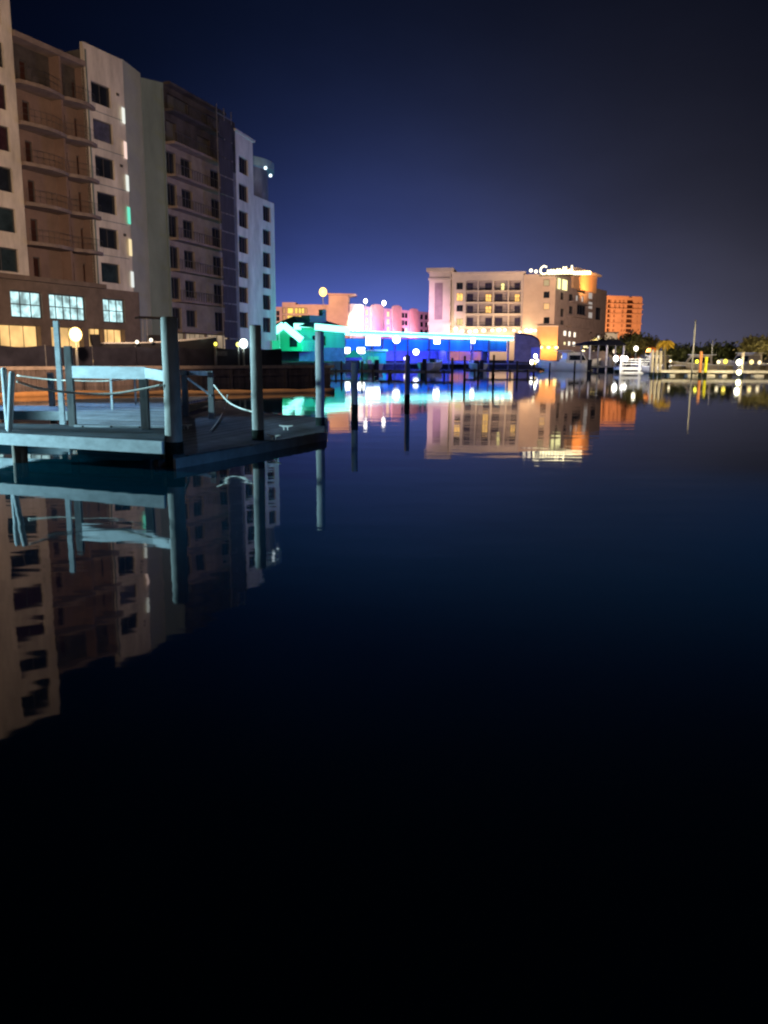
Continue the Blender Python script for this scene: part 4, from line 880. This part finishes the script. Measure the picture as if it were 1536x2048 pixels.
# dock lamps and small lights
sml = [(1064, 724, 118, .42, (1, .95, .85), 7, 'white low dock lamp left of a small amber one below the hotel'), (1069, 725, 118, .25, (1, .7, .15), 5, 'small amber dock lamp beside a white one below the hotel'),
 (1071, 712, 122, .38, (1, .97, .9), 7, 'white dock lamp standing higher than its neighbours right of the boathouse end'), (1075, 721, 122, .2, (1, .95, .9), 5, 'smallest white dock lamp right of the boathouse end'),
 (1127, 714, 190, .7, (1, .8, .4), 4, 'left golden lamp on the quay below the lit hotel windows'), (1137, 714, 190, .6, (1, .8, .4), 4, 'right golden lamp on the quay below the lit hotel windows'),
 (1148, 708, 170, .42, (1, .93, .75), 7, 'tall narrow white lamp on the quay left of the big amber one'), (1165, 712, 160, 1.3, (1, .80, .42), 9, 'biggest amber globe lamp on the quay below the hotel wing'),
 (1156, 720, 150, .7, (1, .9, .6), 7, 'white gold lamp on the quay at the left foot of the biggest amber globe'),
 (1187, 707, 150, .6, (1, .7, .35), 1.5, 'dim orange lamp left of the dark pavilion roof'), (1232, 717, 108, .45, (1, .98, .92), 9, 'white lamp at the left end of the bright railed pier'),
 (1245, 716, 112, .38, (1, .97, .9), 7, 'left of two white lamps behind the bright railed pier'), (1252, 717, 112, .38, (1, .97, .9), 7, 'right of two white lamps behind the bright railed pier'),
 (1246, 696, 140, .42, (1, .85, .6), 2.5, 'small pale lamp among the dark trees above the railed pier'), (1272, 697, 112, .40, (1, .93, .7), 5, 'tall pale lamp rising from the middle of the railed pier'),
 (1229, 703, 130, .4, (1, .75, .5), 1.5, 'dim peach lamp at the right end of the pavilion roof'), (672-0, 727, 150, .01, (1, 1, 1), 1, None),
 (1478, 724.5, 90.5, .38, (1, .98, .72), 9, 'yellow white lamp on the long marina dock beside a pale piling'), (1478, 744.5, 88.0, .25, (1, .98, .6), 7, 'yellow lamp low at the waterline below the long marina dock'),
 (1341, 722, 100, .16, (1, .82, .5), 2.5, 'small gold lamp left of the pale cabin boat on the marina dock'), (1437, 724, 96, .2, (1, .84, .5), 2, 'small cream lamp at the left end of the cream cabin boat'), (1451, 723, 96, .24, (1, .8, .1), 2, 'yellow lamp under the side of the cream cabin boat'), (1503, 724, 96, .24, (1, .78, .3), 2, 'amber lamp low on the dock right of the pale piling'), (1519, 725, 96, .2, (1, .82, .5), 2, 'small cream lamp on the dock by the right picture edge'),
 (431, 688, 60, .12, (1, .85, .1), 2.5, 'small yellow lamp above the black fence right of the tallest pile'), (476, 689, 62, .14, (1, .95, .2), 3, 'yellow lamp above the black fence beside a bright green white one'), (487, 687, 62, .3, (.8, 1, .9), 6, 'bright green white lamp above the black fence near the middle pile'),
 (1394, 723, 95, .18, (1, .95, .05), 3, 'small yellow lamp on the marina dock beside the tallest mast pole')]
for u, v, Y, r_, colr, e, lab in sml:
    if lab is None: continue
    zb = .02 if v > 740 else (1.1 if (Y > 135 or Y < 70) else .6)
    zb = min(zb, PY(u, v, Y).z-r_-.1); 
    lamp_post(lab, u, v, Y, zb, r_, colr, e, 0, group='quay and dock lamps', cat='lamp', name='dock_lamp')
light('POINT', PY(1165, 712, 158), 1500, (1, .75, .4), size=1)
light('POINT', (PY(1260, 713, 107).x, 103, 2.4), 1500, (1, .95, .85), size=.5)
light('POINT', (PY(1070, 713, 116).x, 114, 2.8), 160, (1, .9, .8), size=.4)
# ------------------------------------------------------------------ bright railed pier and long marina dock
pr = thing('railed_pier', 'short brightly lit white pier with a three bar railing', 'pier', (PY(1270, 713, 108).x, 108, .4))
xa, xb = PY(1238, 713, 108).x, PY(1312, 713, 108).x; wl = whitep
MB().box(xa, xb, 107, 110, .42, .78).build('deck', wl, pr)
for z in (1.15, 1.5, 1.8): MB().box(xa, xb, 107.0, 107.08, z-.06, z+.06).build('rail_bar', wl, pr)
for x in (xa, xa+(xb-xa)*.5, xa+(xb-xa)*.86, xb): MB().box(x-.13, x+.13, 106.85, 106.98, -.3, 1.9).build('rail_post', wl, pr)
MB().box(xa, xb, 107.1, 107.3, -.05, .2).build('float', wl, pr)
md = thing('marina_dock', 'long pale floating dock running to the right edge of the picture', 'dock', (PY(1420, 713, 92).x, 92, .3))
xa, xb = PY(1308, 713, 93).x, 62
MB().box(xa, xb, 92, 94.2, .38, .62).build('deck', mat('pale_dock_boards', (.5, .45, .38), .85, .2, 1), md)
MB().box(xa, xb, 91.93, 92.0, .36, .66).build('edge_board', wl, md)
for u0, u1 in ((1376, 1398), (1414, 1430), (1445, 1454), (1510, 1528), (1340, 1350)):
    MB().box(PY(u0, 745, 92).x, PY(u1, 745, 92).x, 91.9, 93, -.1, .2).build('float', wl, md)
pb = mat('pale_pile_timber', (.5, .45, .36), .85, .3, 3)
pile('tallest pale mast pole rising beside the long marina dock', 1391, 640, 90.5, .09, greyt, name='mast_pole', group='pale poles of the marina dock', cat='pole')
pile('faint slim mast pole farther back between two boats', 1426, 681, 118, .07, greyt, name='mast_pole', group='pale poles of the marina dock', cat='pole')
pile('pale piling beside the yellow white dock lamp', 1487, 704, 90.7, .14, pb, name='mast_pole', group='pale poles of the marina dock', cat='pole')
for k, (u, vt, lab, m_) in enumerate(((1306, 699, 'white piling left of the yellow palm', pb), (1314, 701, 'second white piling left of the yellow palm', pb), (1322, 702, 'white piling directly below the yellow palm', pb), (1303, 705, 'curved dark piling at the right end of the railed pier', timberd), (1403, 703, 'orange lit piling right of the tallest mast pole', mat('orange_pile', (.6, .25, .1), .8, .2, 3)), (1413, 713, 'short yellow piling right of the orange lit piling', mat('yellow_pile', (.7, .7, .05), .7, .15, 3)))):
    pile(lab, u, vt, 91.2 if k != 3 else 104, .16, m_, name='dock_piling', group='pilings at the marina dock')
for u, e, col in ((1310, 650, (1, .85, .6)), (1355, 800, (1, .80, .5)), (1408, 330, (1, .9, .5)), (1455, 850, (1, .74, .36)), (1500, 900, (1, .74, .33)), (1550, 850, (1, .82, .6))):
    light('POINT', (PY(u, 713, 86).x, 86, 3.2), e, col, size=.4)
um = thing('beach_umbrella', 'orange umbrella open above the right end of the railed pier', 'umbrella', (PY(1305, 713, 104).x, 103, .78))
p = PY(1305, 698, 103); MB().tube([(p.x, 103, .7), (p.x, 103, p.z)], .04, 6).build('pole', dark, um)
MB().tube([(p.x, 103, p.z-.35), (p.x, 103, p.z+.05), (p.x, 103, p.z+.3)], [.75, .6, .05], 10).build('canopy', mat('orange_canvas', (.8, .25, .04), .8, .1, 2), um)
light('POINT', (p.x, 100.5, p.z), 60, (1, .6, .3), size=.2)
# ------------------------------------------------------------------ trees
leafm = mat('leaf_green', (.10, .11, .04), .8, .5, 1.5); leafy = mat('leaf_yellow_green', (.22, .19, .07), .8, .4, 1.5)
def tree(label, x, y, zb, h, r, n=900, m=leafm, name='tree', group='trees along the far shore', leaf=.35, sz=.75):
    t = thing(name, label, 'tree', (x, y, zb), 0, group)
    mb = MB(); mb.tube([(x, y, zb), (x+.1, y, zb+h*.35), (x-.05, y, zb+h*.6)], [h*.035, h*.028, h*.015], 7)
    for i in range(6):
        a_ = i*1.05+random.random(); mb.tube([(x, y, zb+h*(.35+.04*i)), (x+math.cos(a_)*r*.55, y+math.sin(a_)*r*.55, zb+h*(.6+.05*i))], [h*.014, h*.005], 5)
    mb.build('trunk', timberd, t)
    mb = MB(); cl = [(random.gauss(0, .45)*r, random.gauss(0, .45)*r, random.gauss(0, .32)*r*sz) for _ in range(18)]
    for i in range(n):
        c = random.choice(cl); rr = r*.28; p = Vector((x+c[0]+random.gauss(0, rr), y+c[1]+random.gauss(0, rr), zb+h*.7+c[2]+random.gauss(0, rr*.8)))
        d1 = Vector((random.gauss(0, 1), random.gauss(0, 1), random.gauss(0, 1))).normalized()*leaf; d2 = d1.orthogonal().normalized()*leaf*.5
        mb.add([p-d1, p+d2, p+d1, p-d2], [(0, 1, 2, 3)])
    mb.build('crown', m, t); return t
def palm(label, u, vt, Y, r, m, group='palms by the marina'):
    p = PY(u, vt, Y); t = thing('palm_tree', label, 'palm', (p.x, p.y, .6), 0, group)
    MB().tube([(p.x+.15, p.y, .6), (p.x, p.y, p.z*.6), (p.x, p.y, p.z)], [.2, .15, .12], 8).build('trunk', timber, t)
    mb = MB()
    for i in range(22):
        a_ = i*2.4; up = random.uniform(-.3, .9); pr_ = Vector((p.x, p.y, p.z)); dr = Vector((math.cos(a_), math.sin(a_), 0))
        for k in range(6):
            q = Vector((p.x, p.y, p.z))+dr*r*(k+1)/6+Vector((0, 0, up*r*.6*(k+1)/6-r*.75*((k+1)/6)**2))
            side = dr.cross(Vector((0, 0, 1)))*(.28*r*(1-k/7)); dn = Vector((0, 0, -.2*r))
            mb.add([pr_, q, q+side*.6+dn, pr_+side+dn], [(0, 1, 2, 3)]); mb.add([pr_, pr_-side+dn, q-side*.6+dn, q], [(0, 1, 2, 3)]); pr_ = q
    mb.build('fronds', m, t)
palm('yellow lit palm above the white pilings at the marina dock', 1331, 682, 99, 1.05, mat('palm_yellow', (.45, .30, .05), .7, .3, 2))
light('POINT', (PY(1327, 713, 96).x, 95.5, 3.2), 330, (1, .75, .2), size=.3)
TREE_SCALE = .84
for i, (u, Y, h, r, lab, n, m_) in enumerate(((1252, 135, 5.6, 2.6, 'dark tree behind the left end of the railed pier', 900, leafm), (1270, 138, 6.0, 2.4, 'dark tree behind the middle of the railed pier', 900, leafm), (1291, 136, 5.0, 2.4, 'warm lit tree behind the right end of the railed pier', 900, leafy),
    (1345, 130, 2.8, 2.2, 'low dark tree right of the yellow palm', 700, leafm), (1376, 132, 2.8, 2.4, 'low dark tree left of the tallest mast pole', 700, leafm), (1410, 130, 2.8, 2.4, 'low dark tree right of the tallest mast pole', 700, leafm), (1446, 128, 2.8, 2.4, 'dark tree behind the cream cabin boat', 700, leafm),
    (1497, 122, 4.6, 1.9, 'olive tree standing right of the dock lamp post', 1000, leafy), (1533, 120, 5.2, 2.2, 'tall olive tree cut by the right edge of the picture', 1000, leafy), (1212, 190, 5.4, 3.8, 'broad dark tree behind the pavilion roof', 900, leafm), (1240, 190, 5.6, 3.6, 'broad dark tree below the orange tower block', 900, leafm),
    (1262, 180, 5.0, 3.0, 'dark tree below the right side of the orange tower block', 900, leafm))):
    p = PY(u, 713, Y); tree(lab, p.x, p.y, .9, h*TREE_SCALE, r*.9, n, m_)
light('POINT', (PY(1380, 713, 118).x, 117, 2.6), 700, (1, .82, .5), size=.4)
light('POINT', (PY(1268, 713, 128).x, 128, 3.0), 900, (1, .7, .45), size=.4)
light('POINT', (PY(1500, 713, 116).x, 113, 2.6), 1000, (1, .85, .5), size=.4)
light('POINT', (PY(1540, 713, 112).x, 111, 2.6), 1000, (1, .8, .55), size=.4)
qy = [(PY(1190, 713, 118).x, 118), (PY(1600, 713, 112).x, 112), (PY(1650, 713, 160).x, 175), (PY(1190, 713, 200).x, 201)]
struct('quay_ground', MB().prism([(PY(1190, 713, 133).x, 133.0), (PY(1330, 713, 116).x, 117.0), (PY(1700, 713, 114).x, 113.0), (PY(1700, 713, 260).x, 262.0), (PY(1180, 713, 204).x, 204.0)], -1, .9), landm)
# far low shoreline past the marina
mb = MB()
for i in range(60):
    x = 120+i*11; mb.box(x, x+11.2, 330, 340, .5, 3.5+random.random()*5)
tag(mb.build('far_tree_line', leafm), 'low dark band of far trees on the horizon at the right', 'trees', None, 'stuff')
# ------------------------------------------------------------------ street and dock floodlights of the place, plus added unseen fills
light('SPOT', (-8, 18, 7), 98000, (1, .64, .41), to=(-34, 72, 14), angle=50, blend=.5, size=.6, name='street_floodlight')
light('SPOT', (22, 48, 9), 7000, (.95, .93, .9), to=(-22, 98, 12), angle=50, blend=.7, size=.6, name='yard_floodlight')
light('SPOT', (25, 110, 5), 3200, (.5, .44, 1), to=(-17, 116, 5), angle=50, blend=.8, size=.8, name='blue_fill')
light('SPOT', (-15.5, 15.6, 2.5), 13000, (.46, .86, 1.0), to=(-3, 16.5, .9), angle=75, blend=.5, size=.25, name='dock_floodlight')
light('SPOT', (-14, 26, 5), 3400, (.26, .55, 1.0), to=(-5.0, 19.5, .5), angle=60, size=.2, name='dock_floodlight')
light('POINT', (-10, 38, 8), 1300, (1, .82, .70), size=.3, name='street_floodlight')  # added unseen lamp that brightens the boom and seawall
light('SPOT', (8.5, 11, 9), 3600, (.05, .40, 1), to=(3.2, 11, 0), angle=72, blend=1, size=.6, name='blue_fill')  # unseen lamp added to tint the near water blue
light('POINT', (12, 100, 8), 6500, (.12, .2, 1), size=2, name='blue_fill')  # unseen blue fill added over the water
light('SPOT', (0, -2, 4.2), 300, (.95, .9, .95), to=(-3.2, 17, 1.4), angle=44, blend=.8, size=.3, name='dock_floodlight')  # unseen camera-side fill added to lift ropes, posts and platform
light('SPOT', (9, 6, 5), 3200, (.07, .2, 1), to=(.2, 28, 1), angle=36, blend=.8, size=.4, name='blue_fill')  # unseen camera-side fill added to turn the piles blue
light('POINT', (8, 132, 5), 6500, (.10, .12, 1), size=.8, name='blue_fill')  # blue lamps added in front of the boathouse, this and the next
light('POINT', (15, 138, 5), 5000, (.14, .12, 1), size=.8, name='blue_fill')
light('POINT', (-2, 122, 5), 3000, (.06, .35, .8), size=.8, name='blue_fill')
light('SPOT', (92, 192, 6), 70000, (1, .66, .46), to=(58, 240, 14), angle=70, size=.6, name='wing_fill')  # unseen lamp added to brighten the hotel's receding wing
# ------------------------------------------------------------------ render settings
sc = bpy.context.scene
sc.view_settings.view_transform = 'Standard'; sc.view_settings.look = 'None'; sc.view_settings.exposure = 0; sc.view_settings.gamma = 1
sc.render.engine = 'CYCLES'; cy = sc.cycles
cy.use_denoising = True; cy.max_bounces = 4; cy.diffuse_bounces = 2; cy.glossy_bounces = 3; cy.use_light_tree = True
cy.caustics_reflective = False; cy.caustics_refractive = False; cy.sample_clamp_indirect = 4
cy.filter_width = 2.2
